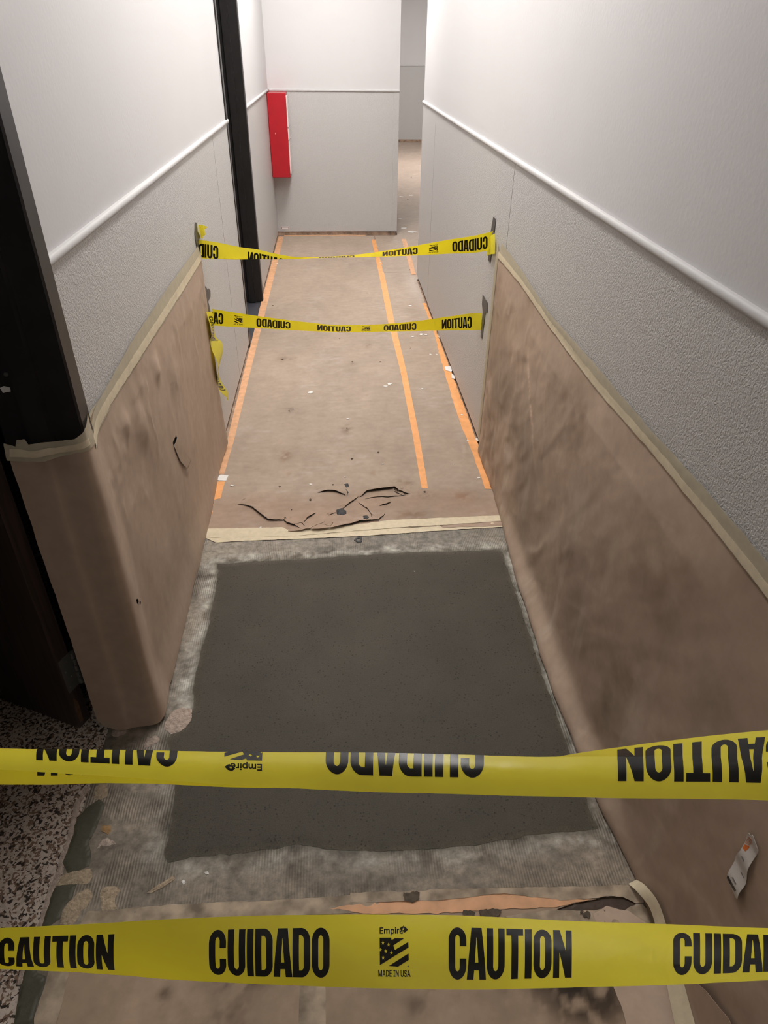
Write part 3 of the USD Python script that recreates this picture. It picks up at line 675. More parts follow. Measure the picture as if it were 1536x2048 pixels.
floor_tape([(.655, 7.05), (.645, 6.5), (.630, 5.80), (.650, 5.30), (.664, 5.05), (.645, 5.05), (.640, 5.3), (.668, 5.8), (.690, 6.5), (.700, 7.05)][:3] + [(.668, 5.80), (.690, 6.5), (.700, 7.05)], 'orange_floor_tape', M_orange_dusty, 'faded orange tape strip beyond the right wall corner', 'orange tape', amp=.002, seed=106, step=.02, lift=.0022)
floor_tape([(-.50, YE - .045), (.30, YE - .040), (.32, YE - .012), (-.50, YE - .010)], 'orange_floor_tape', M_orange_dusty, 'pale orange tape strip along the foot of the end wall', 'orange tape', amp=.002, seed=107, step=.02)
# paint smears on the orange tapes
def fleck(p, label=None, group=None, mtl=None, name='paint_fleck', cat='paint fleck', zf=paper_z, seed=0, h=.0012, amp=.0012):
    pg = jag(p, amp, .003, seed, 60 if amp < .002 else 110)
    if pg.geom_type != 'Polygon':
        pg = max(pg.geoms, key=lambda q: q.area)
    obj(name, sheet(pg, .01, lambda u, v: np.stack([u, v, zf(u, v) + .0012 + h], -1), h), mtl or M_fleck, label=label, cat=cat, group=group)
fleck([(-.552, 2.61), (-.505, 2.60), (-.500, 2.645), (-.535, 2.655)], 'white paint smear across the left orange tape', name='paint_smear', cat='paint smear', seed=201)
fleck([(0.6334,3.8359),(0.6741,3.8411),(0.6853,3.8003),(0.6619,3.7583),(0.6325,3.7825)], 'large white paint blob on the right orange tape', name='paint_smear', cat='paint smear', seed=202, h=.003)
fleck([(0.6584,3.7259),(0.6781,3.6929),(0.6693,3.6522),(0.6515,3.6623)], 'small white paint blob just below the large one on orange tape', name='paint_smear', cat='paint smear', seed=203, h=.003)
fleck([(0.6597,2.931),(0.6781,2.9415),(0.6752,2.9078),(0.6604,2.904)], 'cream paint blob at the right edge of the orange tape, near the tear', name='paint_smear', cat='paint smear', seed=204, h=.003)
fleck([(0.6726,4.4327),(0.686,4.4216),(0.683,4.3181),(0.6718,4.2781),(0.6639,4.3392)], 'grey-white paint smear where the second tape crosses the right orange strip', name='paint_smear', cat='paint smear', seed=205)
rnd = random.Random(5)
spots = [(-0.1556,3.5094),(0.285,3.6004),(0.2617,3.5711),(0.4656,3.5267),(0.0437,3.1752),(0.5556,4.3905),(0.5717,4.0387),(0.613,4.0371),(0.6365,3.1942),(0.4927,4.3515),(0.3949,6.1877),(-0.5003,6.1739),(0.5408,4.9914),(0.5845,4.3853)] + [(0.1901,2.7089),(0.6192,2.9171),(0.6083,2.5686),(-0.1346,2.5534),(-0.3249,2.2406),(0.5148,2.6932),(-0.4747,2.5612),(0.6567,2.5513),(0.016,2.607),(0.2114,2.1104)] + [(0.845,9.2744),(0.9818,9.3795),(0.7237,7.9774),(0.7934,7.3558),(0.7186,7.5256)]
sizes = [.022, .020, .014, .012, .010, .020, .012, .010, .010, .013, .012, .012, .016, .018] + [.006, .008, .009, .008, .006, .006, .010, .006, .006, .006] + [.05, .045, .04, .06, .05]
ORD = ['first', 'second', 'third', 'fourth', 'fifth', 'sixth', 'seventh', 'eighth', 'ninth', 'tenth', 'eleventh', 'twelfth', 'thirteenth', 'fourteenth', 'fifteenth', 'sixteenth', 'seventeenth', 'eighteenth', 'nineteenth', 'twentieth']
def zone(x, y):
    return 2 if y > YE else 1 if x > .385 else 0
def ordinals(pts):
    out = {}
    for z in range(3):
        for i, k in enumerate(sorted((k for k, p in enumerate(pts) if p[1] >= 2.2 and zone(*p) == z), key=lambda k: pts[k][1])):
            out[k] = ORD[i] + ' from the viewer ' + ('left of the middle orange tape', 'right of the middle orange tape', 'on the passage floor beyond the end wall')[z]
    return out
names = ordinals(spots)
for k, ((x, y), r) in enumerate(zip(spots, sizes)):
    n = 7
    ph = rnd.random() * 6
    p = [(x + r * (.4 + .6 * rnd.random()) * math.cos(ph + 6.283 * i / n), y + r * (.35 + .5 * rnd.random()) * math.sin(ph + 6.283 * i / n)) for i in range(n)]
    if y < 2.2:
        continue
    fleck(p, 'white paint fleck, ' + names[k], 'paint flecks on the floor paper', seed=220 + k)
crumbs = [(-0.26,3.2807),(-0.2435,3.2983),(0.0358,3.0731),(0.0881,3.9332),(-0.3334,3.9919),(0.255,3.9265),(0.4578,4.1437),(0.238,5.3072),(-0.462,5.0244),(0.013,4.3287),(0.6308,5.9482)] + [(-0.2683,2.542),(-0.2077,2.3597),(-0.132,2.4305),(-0.0383,2.5432),(0.1765,2.8224),(0.0498,2.7661),(0.3558,2.4666)] + [(0.9131,9.0879),(1.1248,10.7954)]
names = ordinals(crumbs)
for k, (x, y) in enumerate(crumbs):
    r = .004 + .005 * rnd.random() + .008 * (y > 6)
    p = [(x + r * (.3 + .7 * rnd.random()) * math.cos(6.283 * i / 6), y + r * (.4 + .8 * rnd.random()) * math.sin(6.283 * i / 6)) for i in range(6)]
    fleck(p, 'dark debris crumb, ' + names[k], 'dark crumbs on the floor paper', M_crumb, 'debris_crumb', 'debris', seed=260 + k, h=.002)
for k, (p, lab) in enumerate([
    ([(-0.0255,2.3505),(-0.0025,2.3623),(0.0154,2.3403),(0.0177,2.3193),(0.0012,2.3105),(-0.0213,2.318)], 'biggest black putty blob, in the middle of the paper tear'),
    ([(0.0839,2.2968),(0.1003,2.3007),(0.1085,2.2829),(0.0988,2.2678),(0.0856,2.2732)], 'black putty blob at the right end of the paper tear'),
    ([(0.0119,2.5462),(0.0295,2.5544),(0.0317,2.5271),(0.0191,2.5188)], 'black putty blob just above the paper tear')]):
    pg = jag(p, .0018, .004, 300 + k)
    def fz(u, v, pg=pg):
        z, pull = tears(u, v)
        d = shapely.distance(shapely.points(u, v), pg.exterior)
        return np.stack([u, v, paper_z(u, v) + z + .001 + .005 * np.sqrt(np.clip(d / .012, 0, 1))], -1)
    obj('putty_blob', sheet(pg, .005, fz, .003), M_tar, label=lab, cat='putty blob')
pgp = jag([(0.0431,2.1406),(0.0594,2.1659),(0.0745,2.1534),(0.071,2.1291),(0.0537,2.1243)], .003, .004, 311)
obj('putty_blob', sheet(pgp.difference(Point(pgp.centroid.x, pgp.centroid.y).buffer(.008)), .005, lambda u, v: np.stack([u, v, .0025 + .001 * fbm2(u, v, 90, 3)], -1), .002), M_tar, label='grey ring-shaped putty mark on the concrete beyond the dark cement', cat='putty blob')

# cream masking tape across the runner's near edge: two lengths, a doubled edge
floor_tape([(-0.5541,2.1962),(-0.5595,2.2436),(-0.3858,2.2407),(-0.2373,2.2361),(-0.219,2.2201),(-0.0793,2.2249),(0.098,2.2493),(0.1884,2.2664),(0.415,2.272),(0.6519,2.2774),(0.647,2.2367),(0.4079,2.2211),(0.1845,2.2114),(0.0081,2.1965),(-0.2169,2.1787),(-0.4229,2.1836),(-0.5166,2.1841)], 'masking_tape', M_mask, 'cream masking tape lying across the near edge of the long paper runner', 'masking tape', zf=lambda u, v: paper_z(u, v) * np.clip((v - 2.16) / .05, .25, 1), amp=.0012, seed=111, step=.008, wrinkle=.003)
floor_tape([(-0.5523,2.1961),(-0.517,2.187),(-0.4232,2.1865),(-0.2172,2.1846),(0.0082,2.2039),(0.1849,2.2174),(0.4088,2.2272),(0.6483,2.2429),(0.6482,2.1996),(0.4033,2.188),(0.1817,2.1727),(0.0074,2.1642),(-0.216,2.1598),(-0.3777,2.1582),(-0.4869,2.1525)], 'masking_tape', M_mask, 'second cream masking tape strip, bordering the bare concrete at the far side', 'masking tape', zf=lambda u, v: np.full_like(u, .0012), amp=.0012, seed=112, step=.008, wrinkle=.004)
# near side: tape over the edge of the foreground paper
floor_tape([(-0.5896,0.7969),(-0.5222,0.7967),(-0.4628,0.7981),(-0.383,0.8),(-0.2818,0.7977),(-0.1652,0.795),(0.0608,0.7949),(0.0585,0.7569),(-0.1631,0.7581),(-0.2774,0.7613),(-0.3767,0.7636),(-0.4749,0.7631),(-0.5803,0.764),(-0.5972,0.7688)], 'masking_tape', M_mask_old, 'dusty cream masking tape along the edge of the foreground paper, left half', 'masking tape', zf=near_z, amp=.002, seed=113, step=.008, wrinkle=.002)
floor_tape([(-0.0067,0.8019),(0.1003,0.7972),(0.1983,0.7961),(0.321,0.7915),(0.4637,0.7847),(0.5725,0.78),(0.6079,0.7808),(0.6636,0.7745),(0.6524,0.739),(0.6345,0.7373),(0.6213,0.7484),(0.6087,0.7548),(0.5847,0.7573),(0.5543,0.7553),(0.4653,0.7551),(0.3431,0.7786),(0.195,0.7716),(-0.0073,0.7784)], 'masking_tape', M_mask_old, 'dusty cream masking tape along the edge of the foreground paper, right half', 'masking tape', zf=near_z, amp=.0018, seed=114, step=.008, wrinkle=.005, lift=.0016)
floor_tape([(-0.0552,0.7684),(0.0263,0.7763),(0.1956,0.7763),(0.3435,0.7805),(0.4659,0.757),(0.5337,0.7528),(0.454,0.7409),(0.3356,0.7436),(0.1914,0.7451),(0.0253,0.7543)], 'orange_floor_tape', M_orange_dusty, 'dirty orange tape strip in the foreground beside the open slot', 'orange tape', zf=near_z, amp=.0025, seed=115, step=.008, lift=.0012)
floor_tape([(0.4594,0.7342),(0.6032,0.7258),(0.634,0.7373),(0.6517,0.7372),(0.6641,0.7062),(0.6689,0.6705),(0.5568,0.6765),(0.3731,0.6974),(0.3329,0.731)], 'masking_tape', M_mask_old, 'crumpled cream masking tape below the open slot, by the right wall', 'masking tape', zf=near_z, amp=.002, seed=116, step=.006, wrinkle=.008, lift=.001)
floor_tape([(-.115, .30), (-.115, .70), (-.063, .70), (-.058, .30)], 'masking_tape', M_mask_old, 'cream masking tape strip running toward the viewer down the foreground paper', 'masking tape', zf=near_z, amp=.0008, seed=117, step=.01)
floor_tape([(-0.634,0.6851),(-0.592,0.6808),(-0.5894,0.6424),(-0.5885,0.5826),(-0.5887,0.5617),(-0.6273,0.5641),(-0.6343,0.5946),(-0.6344,0.6258),(-0.6329,0.6483),(-0.6344,0.6716)], 'masking_tape', M_mask_old, 'cream masking tape along the left edge of the foreground paper', 'masking tape', zf=near_z, amp=.002, seed=118, step=.01, lift=.0025)

M_smear = plain('brown_black_grime', (.095, .074, .053), .8, .2, .45, 90)
for k, (p, lab) in enumerate([
    ([(0.2418,0.7447),(0.2589,0.7464),(0.2684,0.7404),(0.2632,0.7298),(0.2489,0.7298),(0.2419,0.7366)], 'small dark grime spot left of the pair on the foreground cream tape'),
    ([(0.2786,0.7434),(0.3022,0.7456),(0.3281,0.7422),(0.3227,0.728),(0.3031,0.7256),(0.2823,0.7296)], 'wide dark grime spot on the foreground cream tape above the lowest tape'),
    ([(0.112,0.7908),(0.1345,0.7966),(0.151,0.7903),(0.1471,0.7769),(0.1342,0.7697),(0.1154,0.7746)], 'dark scuffed grime patch in the middle of the foreground cream tape'),
    ([(0.4995,0.7299),(0.5053,0.7327),(0.5091,0.7293),(0.5046,0.7227),(0.5,0.7235)], 'round dark drip below the open slot'),
    ([(0.5085,0.7225),(0.5208,0.7277),(0.5268,0.7236),(0.5204,0.7114),(0.5118,0.7146)], 'larger dark drip below the open slot')]):
    fleck(p, lab, None, M_smear, 'grime_spot', 'grime', zf=lambda u, v: near_z(u, v) + .0022, seed=330 + k, h=.0006, amp=.0034)
# ------------------------------------------------------------------ kraft paper on the left wall, wrapped round the jamb
JU = .140                       # path length over the jamb before the corner
XC, YC = LW + .020, Y1 - .030   # outer corner the paper bends over
def left_base(u):
    """path round the jamb corner: point and outward normal"""
    r = .016
    x = np.where(u < JU, XC - r - (JU - u), 0.); y = np.where(u < JU, YC, 0.)
    nx_, ny_ = np.where(u < JU, 0., 0.), np.where(u < JU, -1., 0.)
    a = np.clip((u - JU) / r, 0, math.pi / 2)
    arc = (u >= JU)
    x = np.where(arc, XC - r + r * np.sin(a), x); y = np.where(arc, YC + r - r * np.cos(a), y)
    rest = np.clip(u - JU - r * math.pi / 2, 0, None)
    k = np.clip(rest / .12, 0, 1)
    x = x - .017 * k * k * (3 - 2 * k) * arc
    y = y + rest
    nx_ = np.where(arc, np.sin(a), nx_); ny_ = np.where(arc, -np.cos(a), ny_)
    return x, y, nx_, ny_
U0 = JU + .016 * math.pi / 2
def lu(y):       # wall coordinate y -> u
    return U0 + (y - (YC + .016))
def left_off(u, v):
    wall = np.clip((u - JU) / .10, 0, 1)
    pin = np.clip((.875 - v) / .10, 0, 1) * np.clip((lu(2.955) - u) / .05, .15, 1)
    o = .003 + pin * (.024 * np.clip(fbm2(u, v * .55, 3.2, 41) - .36, 0, 1) + .006 * (fbm2(u, v * .4, 8, 42) - .42) * wall)
    o = o + pin * wall * .0028 * np.exp(-((fbm2(u * 1.2, v, 4.5, 43) - .5) / .045) ** 2) * np.clip((v - .35) * 2.2, .15, 1)
    # dents near the upper edge
    for cy, cz, h, r in ((1.98, .79, .012, .035), (1.72, .72, .014, .05), (1.60, .80, .010, .03), (2.15, .70, .008, .06), (1.80, .62, .008, .07), (1.55, .66, -.006, .05)):
        o = o + h * np.exp(-(((u - lu(cy)) / r) ** 2 + ((v - cz) / (r * 1.2)) ** 2)) * pin
    o = o + wall * (.016 * np.exp(-(v / .09) ** 2)) * np.clip((lu(2.7) - u) * 3, .2, 1) + .004 * (1 - wall) * np.exp(-(v / .15) ** 2)
    o = o + .010 * np.exp(-((u - lu(2.90)) / .05) ** 2) * np.clip((.6 - v) / .5, 0, 1)
    o = o + (1 - wall) * .007 / (1 + np.exp(-(.078 - u) / .004))
    return np.maximum(o, .0022)
def left_map(u, v):
    x, y, a, b = left_base(u)
    o = left_off(u, v)
    return np.stack([x + a * o, y + b * o, v], -1)
def wall_tint(seed, dusty=0.):
    def f(u, v):
        a = fbm2(u, v, 2.6, seed); b = fbm2(u, v * .4, 9, seed + 1); c = fbm2(u * 2, v * .5, 30, seed + 2)
        k = .84 + .26 * a + .10 * (b - .5) + .03 * (c - .5)
        t = np.repeat(k[:, None], 3, 1) * np.array([1., .99, .985])
        s = np.clip((fbm2(u + v * .5, v * .7, 4, seed + 3) - .55) * 7, 0, 1) * np.clip((fbm2(u, v, 24, seed + 4) - .3) * 2.5, 0, 1)
        t = t * (1 - .34 * s[:, None] * np.array([.9, 1, 1.1]))
        if dusty:
            d = np.clip((fbm2(u * 3, v * .6, 6, seed + 5) - .58) * 6, 0, 1) * np.clip((.75 - v) * 2, 0, 1) * dusty
            t = t * (1 - d[:, None]) + d[:, None] * np.array([1.35, 1.5, 1.6])
        return t
    return f
lp = [(0.0, .05), (.012, .022), (.045, .0035), (.085, .003), (.125, .006), (U0, .014), (lu(1.40), .010), (lu(1.6), .004), (lu(2.2), .004), (lu(2.55), .006), (lu(2.78), .010), (lu(2.90), .03),
      (lu(2.945), .10), (lu(2.955), .40), (lu(2.958), .872), (lu(2.4), .876), (lu(1.8), .884), (lu(1.42), .886), (U0, .884), (0, .885)]
lpoly = jag(lp, .0012, .02, 45, 20)
def left_uv(px):     # (y, z) on the wall -> (u, v)
    return [(lu(y), z) for y, z in px]
tear1 = Polygon(left_uv([(1.9992,0.5234),(2.0536,0.5187),(2.0713,0.5026),(2.1061,0.4445),(2.1669,0.3608),(2.159,0.3436),(2.105,0.3647),(2.0377,0.4423)])).buffer(0)
tear2 = Polygon(left_uv([(1.3545,0.4228),(1.3835,0.4),(1.3862,0.3867),(1.3745,0.3868),(1.3566,0.4071)])).buffer(0)
lw = thing('kraft_wall_paper', label='brown kraft paper sheet on the left wall, wrapped round the black door jamb', cat='wall paper sheet')
g, tn = sheet(lpoly.difference(tear1.intersection(sbox(-9, tear1.bounds[3] - .020, 9, 9))).difference(tear2), .011, left_map, .0005, tint=wall_tint(61))
obj('sheet', g, M_kraft_l, lw, tint=tn)
def flap_map(u, v):
    P = left_map(u, v)
    x, y, a, b = left_base(u)
    c1 = tear1.centroid
    k = np.clip((u - tear1.bounds[0]) / (tear1.bounds[2] - tear1.bounds[0]), 0, 1)
    o = .0025 + .013 * k ** 1.3 * np.clip((v - tear1.bounds[1]) / .03, 0, 1)
    return P + np.stack([a * o, b * o, -.010 * np.clip((v - tear1.bounds[1]) / .06, 0, 1)], -1)
g, tn = sheet(tear1.buffer(-.0015), .007, flap_map, .0005, tint=wall_tint(61))
obj('torn_flap', g, M_kraft_l, lw, 'torn triangular flap hanging off the paper', tint=tn)
def flap2_map(u, v):
    P = left_map(u, v); x, y, a, b = left_base(u)
    k = np.clip((v - tear2.bounds[1]) / (tear2.bounds[3] - tear2.bounds[1]), 0, 1)
    o = .002 + .010 * k
    return P + np.stack([a * o, b * o, -.010 * k], -1)
g, tn = sheet(tear2.buffer(-.001).intersection(sbox(-9, -9, 9, tear2.bounds[3] - .004)), .004, flap2_map, .0005, tint=wall_tint(61))
obj('torn_flap', g, M_kraft_l, lw, 'small curled flap over a puncture in the paper', tint=tn)

# masking tape on the left paper's top edge and round the jamb
def left_tape(poly, name, mtl, label, seed, lift=.0012, step=.012, wr=.003):
    pg = jag(poly, .0018, .01, seed, 40)
    def f(u, v):
        x, y, a, b = left_base(u)
        o = np.maximum(left_off(u, np.minimum(v, .875)), .0025) * np.clip((.925 - v) / .04, .25, 1) + lift + wr * np.clip(fbm2(u, v * 2, 14, seed) - .45, 0, 1)
        return np.stack([x + a * o, y + b * o, v], -1)
    return obj(name, sheet(pg, step, f, .0003), mtl, label=label, cat='masking tape')
left_tape([(lu(1.36), .858), (lu(1.55), .872), (lu(1.9), .866), (lu(2.5), .855), (lu(2.96), .850), (lu(2.93), .912), (lu(2.3), .928), (lu(1.8), .930), (lu(1.5), .914), (lu(1.385), .922)], 'masking_tape', M_mask_thin,
          'long wrinkled cream masking tape along the top edge of the left wall paper', 131)
left_tape([(lu(1.36), .862), (lu(1.55), .876), (lu(1.9), .870), (lu(2.5), .860), (lu(2.96), .854), (lu(2.955), .882), (lu(2.3), .890), (lu(1.8), .898), (lu(1.5), .898), (lu(1.36), .886)], 'masking_tape', M_mask,
          'inner second layer of cream tape on the left wall paper, brighter and narrower', 132, lift=.0024)
left_tape([(-.004, .872), (.03, .866), (.07, .866), (.11, .874), (JU, .880), (U0, .878), (lu(1.36), .872), (lu(1.375), .935), (U0, .925), (JU, .913), (.09, .908), (.045, .905), (.04, .916), (.025, .914), (.02, .900), (-.004, .908)], 'masking_tape', M_mask_thin,
          'cream masking tape wrapped across the black door jamb above the paper', 133, lift=.0022, step=.008, wr=.006)
left_tape([(.004, .880), (.05, .876), (.09, .880), (.13, .886), (U0, .890), (U0, .905), (.10, .895), (.05, .893), (.008, .899)], 'masking_tape', M_mask,
          'short crumpled cream tape layer on the wrapped jamb', 134, lift=.0038, step=.008, wr=.008)
# loose tape end sticking up at the corner
def curl(u, v):
    return np.stack([LW + .010 + .024 * (v / .06) ** 2 + .004 * np.sin(u * 90), 1.365 + u + .25 * v, .895 + v], -1)
obj('masking_tape', sheet(jag([(0, 0), (.022, .004), (.030, .035), (.024, .060), (.015, .050), (.008, .030)], .002, .005, 8), .005, curl, .0003, centred=True), M_mask, label='small loose cream tape end curling up at the jamb corner', cat='masking tape')

# ------------------------------------------------------------------ kraft paper on the right wall
def right_off(y, z):
    pin = np.clip((.885 - z) / .10, 0, 1) * np.clip((2.85 - y) / .06, .12, 1)
    o = .003 + pin * (.034 * np.clip(fbm2(y + z * .5, z * .7, 2.6, 71) - .36, 0, 1) + .005 * (fbm2(y + z * .9, z * .45, 6, 72) - .42))
    o = o + pin * .0035 * np.exp(-((fbm2(y + .7 * z, z, 2.4, 73) - .5) / .04) ** 2) * np.clip((y - .9) * .8, .1, 1)
    o = o + pin * .0016 * np.exp(-((fbm2(y - .4 * z, z * .8, 4.4, 75) - .48) / .03) ** 2) * np.clip((y - 1.6) * 1.2, 0, 1)
    # the foot of the sheet bells out over the floor and turns under
    lip = .006 + .034 * np.clip((2.35 - y) / .5, 0, 1) * np.clip((y - .80) / .25, 0, 1) * (.75 + .5 * fbm2(y, y * 0, 5, 74))
    o = o + lip * np.exp(-((z - .012) / .045) ** 2)
    return np.maximum(o, .0022)
def right_map(u, v):     # u runs away along the wall mirrored so that du x dv points into the corridor
    y = -u
    return np.stack([RW - right_off(y, v), y, v], -1)
def right_tint(u, v):
    y = -u
    t = wall_tint(81, .55)(y, v)
    # long scuffed streaks
    s = np.exp(-((fbm2(y * .9 + v * 1.6, v * .35 - y * .2, 5, 86) - .5) / .03) ** 2) * np.clip((fbm2(y, v, 9, 87) - .4) * 4, 0, 1)
    t = t * (1 + .12 * s[:, None])
    k = np.clip((fbm2(y + .4, v * 1.2, 3.3, 88) - .47) * 5, 0, 1) * np.clip(1 - abs(v - .42) / .42, 0, 1)
    t = t * (1 - .30 * k[:, None])
    sc = np.exp(-((y - 2.12 - (v - .62) * .9) / .012) ** 2 - ((v - .60) / .11) ** 2) * np.clip((fbm2(y, v, 50, 90) - .42) * 6, 0, 1)
    t = t * (1 + .9 * sc[:, None])
    return t
rp = [(.3, .0), (-.3, .004), (-.8, .006), (-1.2, .006), (-1.6, .012), (-1.75, .008), (-2.2, .006), (-2.6, .006), (-2.80, .012), (-2.846, .08), (-2.850, .45), (-2.848, .893), (-2.45, .905), (-2.07, .892), (-1.6, .888), (-1.27, .902), (-1.0, .905), (-.7, .906), (.3, .906)]
rpoly = jag(rp, .0014, .02, 77, 20).intersection(sbox(-3, 0.002, -.10, 1))
g, tn = sheet(rpoly, .011, right_map, .0005, tint=right_tint)
obj('kraft_wall_paper', g, M_kraft_l, label='large scuffed brown kraft paper sheet covering the lower right wall', cat='wall paper sheet', tint=tn)
# sheet folded up the wall from the near floor
def cove(u, v):      # u: -y, v: path from floor to wall
    r = .07
    fl = RW - .012 - r
    a = np.clip((v - .05) / r, 0, math.pi / 2)
    x = np.where(v < .05, fl - .05 + v, fl + r * np.sin(a)); z = np.where(v < .05, .0055, .0055 + r * (1 - np.cos(a)))
    rest = np.clip(v - .05 - r * math.pi / 2, 0, None)
    wob = .004 * (fbm2(u, v, 9, 95) - .4)
    return np.stack([x - wob - .004, -u, z + rest + wob], -1)
cv = jag([(-.735, .035), (-.72, .0), (-.30, .0), (-.30, .30), (-.45, .28), (-.56, .19), (-.66, .13), (-.72, .08)], .003, .01, 97, 30)
g, tn = sheet(cv, .009, cove, .0005, tint=lambda u, v: wall_tint(99)(u, v) * 1.02)
obj('kraft_wall_paper', g, M_kraft_l, label='smooth brown paper corner folded up the right wall in the foreground', cat='wall paper sheet', tint=tn)
def right_strip(poly, mtl, label, seed, lift=.0016, wr=.004, step=.012):
    pg = jag(poly, .0016, .01, seed, 40)
    def f(u, v):
        o = right_off(-u, np.minimum(v, .885)) * np.clip((.945 - v) / .05, .2, 1) + lift + wr * np.clip(fbm2(u, v * 2, 12, seed) - .45, 0, 1)
        return np.stack([RW - o, -u, v], -1)
    return obj('masking_tape', sheet(pg, step, f, .0003), mtl, label=label, cat='masking tape')
right_strip([(-2.85, .882), (-2.45, .888), (-2.07, .874), (-1.6, .870), (-1.27, .884), (-1.0, .888), (-.4, .89), (-.4, .934), (-.8, .934), (-1.04, .932), (-1.28, .922), (-1.6, .920), (-2.08, .908), (-2.5, .936), (-2.82, .945)], M_mask_thin,
            'long cream masking tape along the top edge of the right wall paper', 141)
right_strip([(-2.85, .884), (-2.45, .890), (-2.07, .876), (-1.6, .872), (-1.27, .886), (-1.0, .890), (-.4, .892), (-.4, .909), (-1.0, .909), (-1.27, .905), (-1.6, .893), (-2.07, .893), (-2.45, .908), (-2.84, .908)], M_mask,
            'inner brighter layer of cream tape on the right wall paper', 142, lift=.003)
right_strip([(-2.894, .06), (-2.850, .05), (-2.846, .45), (-2.844, .90), (-2.885, .935), (-2.892, .5)], M_mask_thin, 'upright pale masking tape down the far edge of the right wall paper', 143, wr=.002)
# long cream strip peeled off the foot of the right wall
def ribbon(ctrl, name, mtl, label, cat, th=.0003, n=80):
    """ctrl: pairs of (left, right) edge points"""
    c = np.array(ctrl, float); s = np.linspace(0, 1, len(c))
    from scipy.interpolate import PchipInterpolator
    L, Rr = PchipInterpolator(s, c[:, 0]), PchipInterpolator(s, c[:, 1])
    def f(u, v):
        uu = np.clip(u, 0, 1)[:, None]; vv = v[:, None]
        return L(uu[:, 0]) * (1 - vv) + Rr(uu[:, 0]) * vv
    return obj(name, sheet(sbox(0, 0, 1, 1), 1. / n, f, th, step_v=.25, centred=True), mtl, label=label, cat=cat)
ribbon([((.632, .780, .008), (.652, .786, .012)), ((.640, .745, .030), (.652, .742, .060)), ((.646, .700, .045), (.652, .690, .085)), ((.640, .64, .045), (.650, .628, .080)), ((.630, .58, .035), (.648, .560, .070)), ((.622, .52, .025), (.645, .500, .060)), ((.615, .44, .010), (.64, .42, .05))],
       'masking_tape', M_mask, 'peeling cream masking tape strip trailing along the foot of the right wall in the foreground', 'masking tape')

# ------------------------------------------------------------------ grey duct tape pieces
def duct(p, x, side, label, seed):
    pg = jag(p, .0016, .006, seed, 50)
    f = (lambda u, v: np.stack([np.full_like(u, x + .0015) + .002 * fbm2(u, v, 30, seed), u, v], -1)) if side > 0 else (lambda u, v: np.stack([np.full_like(u, x - .0015) - .002 * fbm2(u, v, 30, seed), -u, v], -1))
    if side < 0:
        pg = affinity.scale(pg, -1, 1, origin=(0, 0))
    obj('duct_tape', sheet(pg, .01, f, .0008), M_duct, label=label, cat='duct tape')
duct([(3.0191,1.0035),(2.9678,1.0068),(2.9706,0.9406),(2.987,0.8611),(2.9925,0.8241),(3.0412,0.8223),(3.0467,0.8922),(3.0454,0.9286)], RW, -1, 'grey duct tape holding the upper far caution tape to the right wall', 151)
duct([(3.0861,0.6613),(2.9664,0.6588),(2.955,0.6208),(2.9996,0.6061),(2.9993,0.5684),(3.0093,0.5343),(3.0105,0.4819),(3.0482,0.4734),(3.054,0.5134),(3.0514,0.5916),(3.0832,0.6169)], RW, -1, 'grey duct tape holding the lower far caution tape to the right wall', 152)
duct([(2.9544,0.9992),(2.9929,0.9893),(2.9814,0.9579),(3.0216,0.9319),(2.9658,0.9186),(2.9748,0.8643),(2.976,0.8329),(2.9405,0.8267),(2.9211,0.8472),(2.9283,0.8931),(2.9139,0.9391),(2.9145,0.964)], LW, 1, 'grey duct tape holding the upper far caution tape to the left wall', 153)
duct([(2.9967,0.7374),(3.0229,0.7133),(3.0654,0.7056),(3.0966,0.6843),(3.0789,0.6653),(3.0107,0.6646),(3.027,0.6279),(3.0261,0.6086),(2.978,0.6293),(2.9642,0.6673),(2.9284,0.6973),(2.9566,0.7213)], LW, 1, 'torn grey duct tape above the lower far caution tape on the left wall', 154)

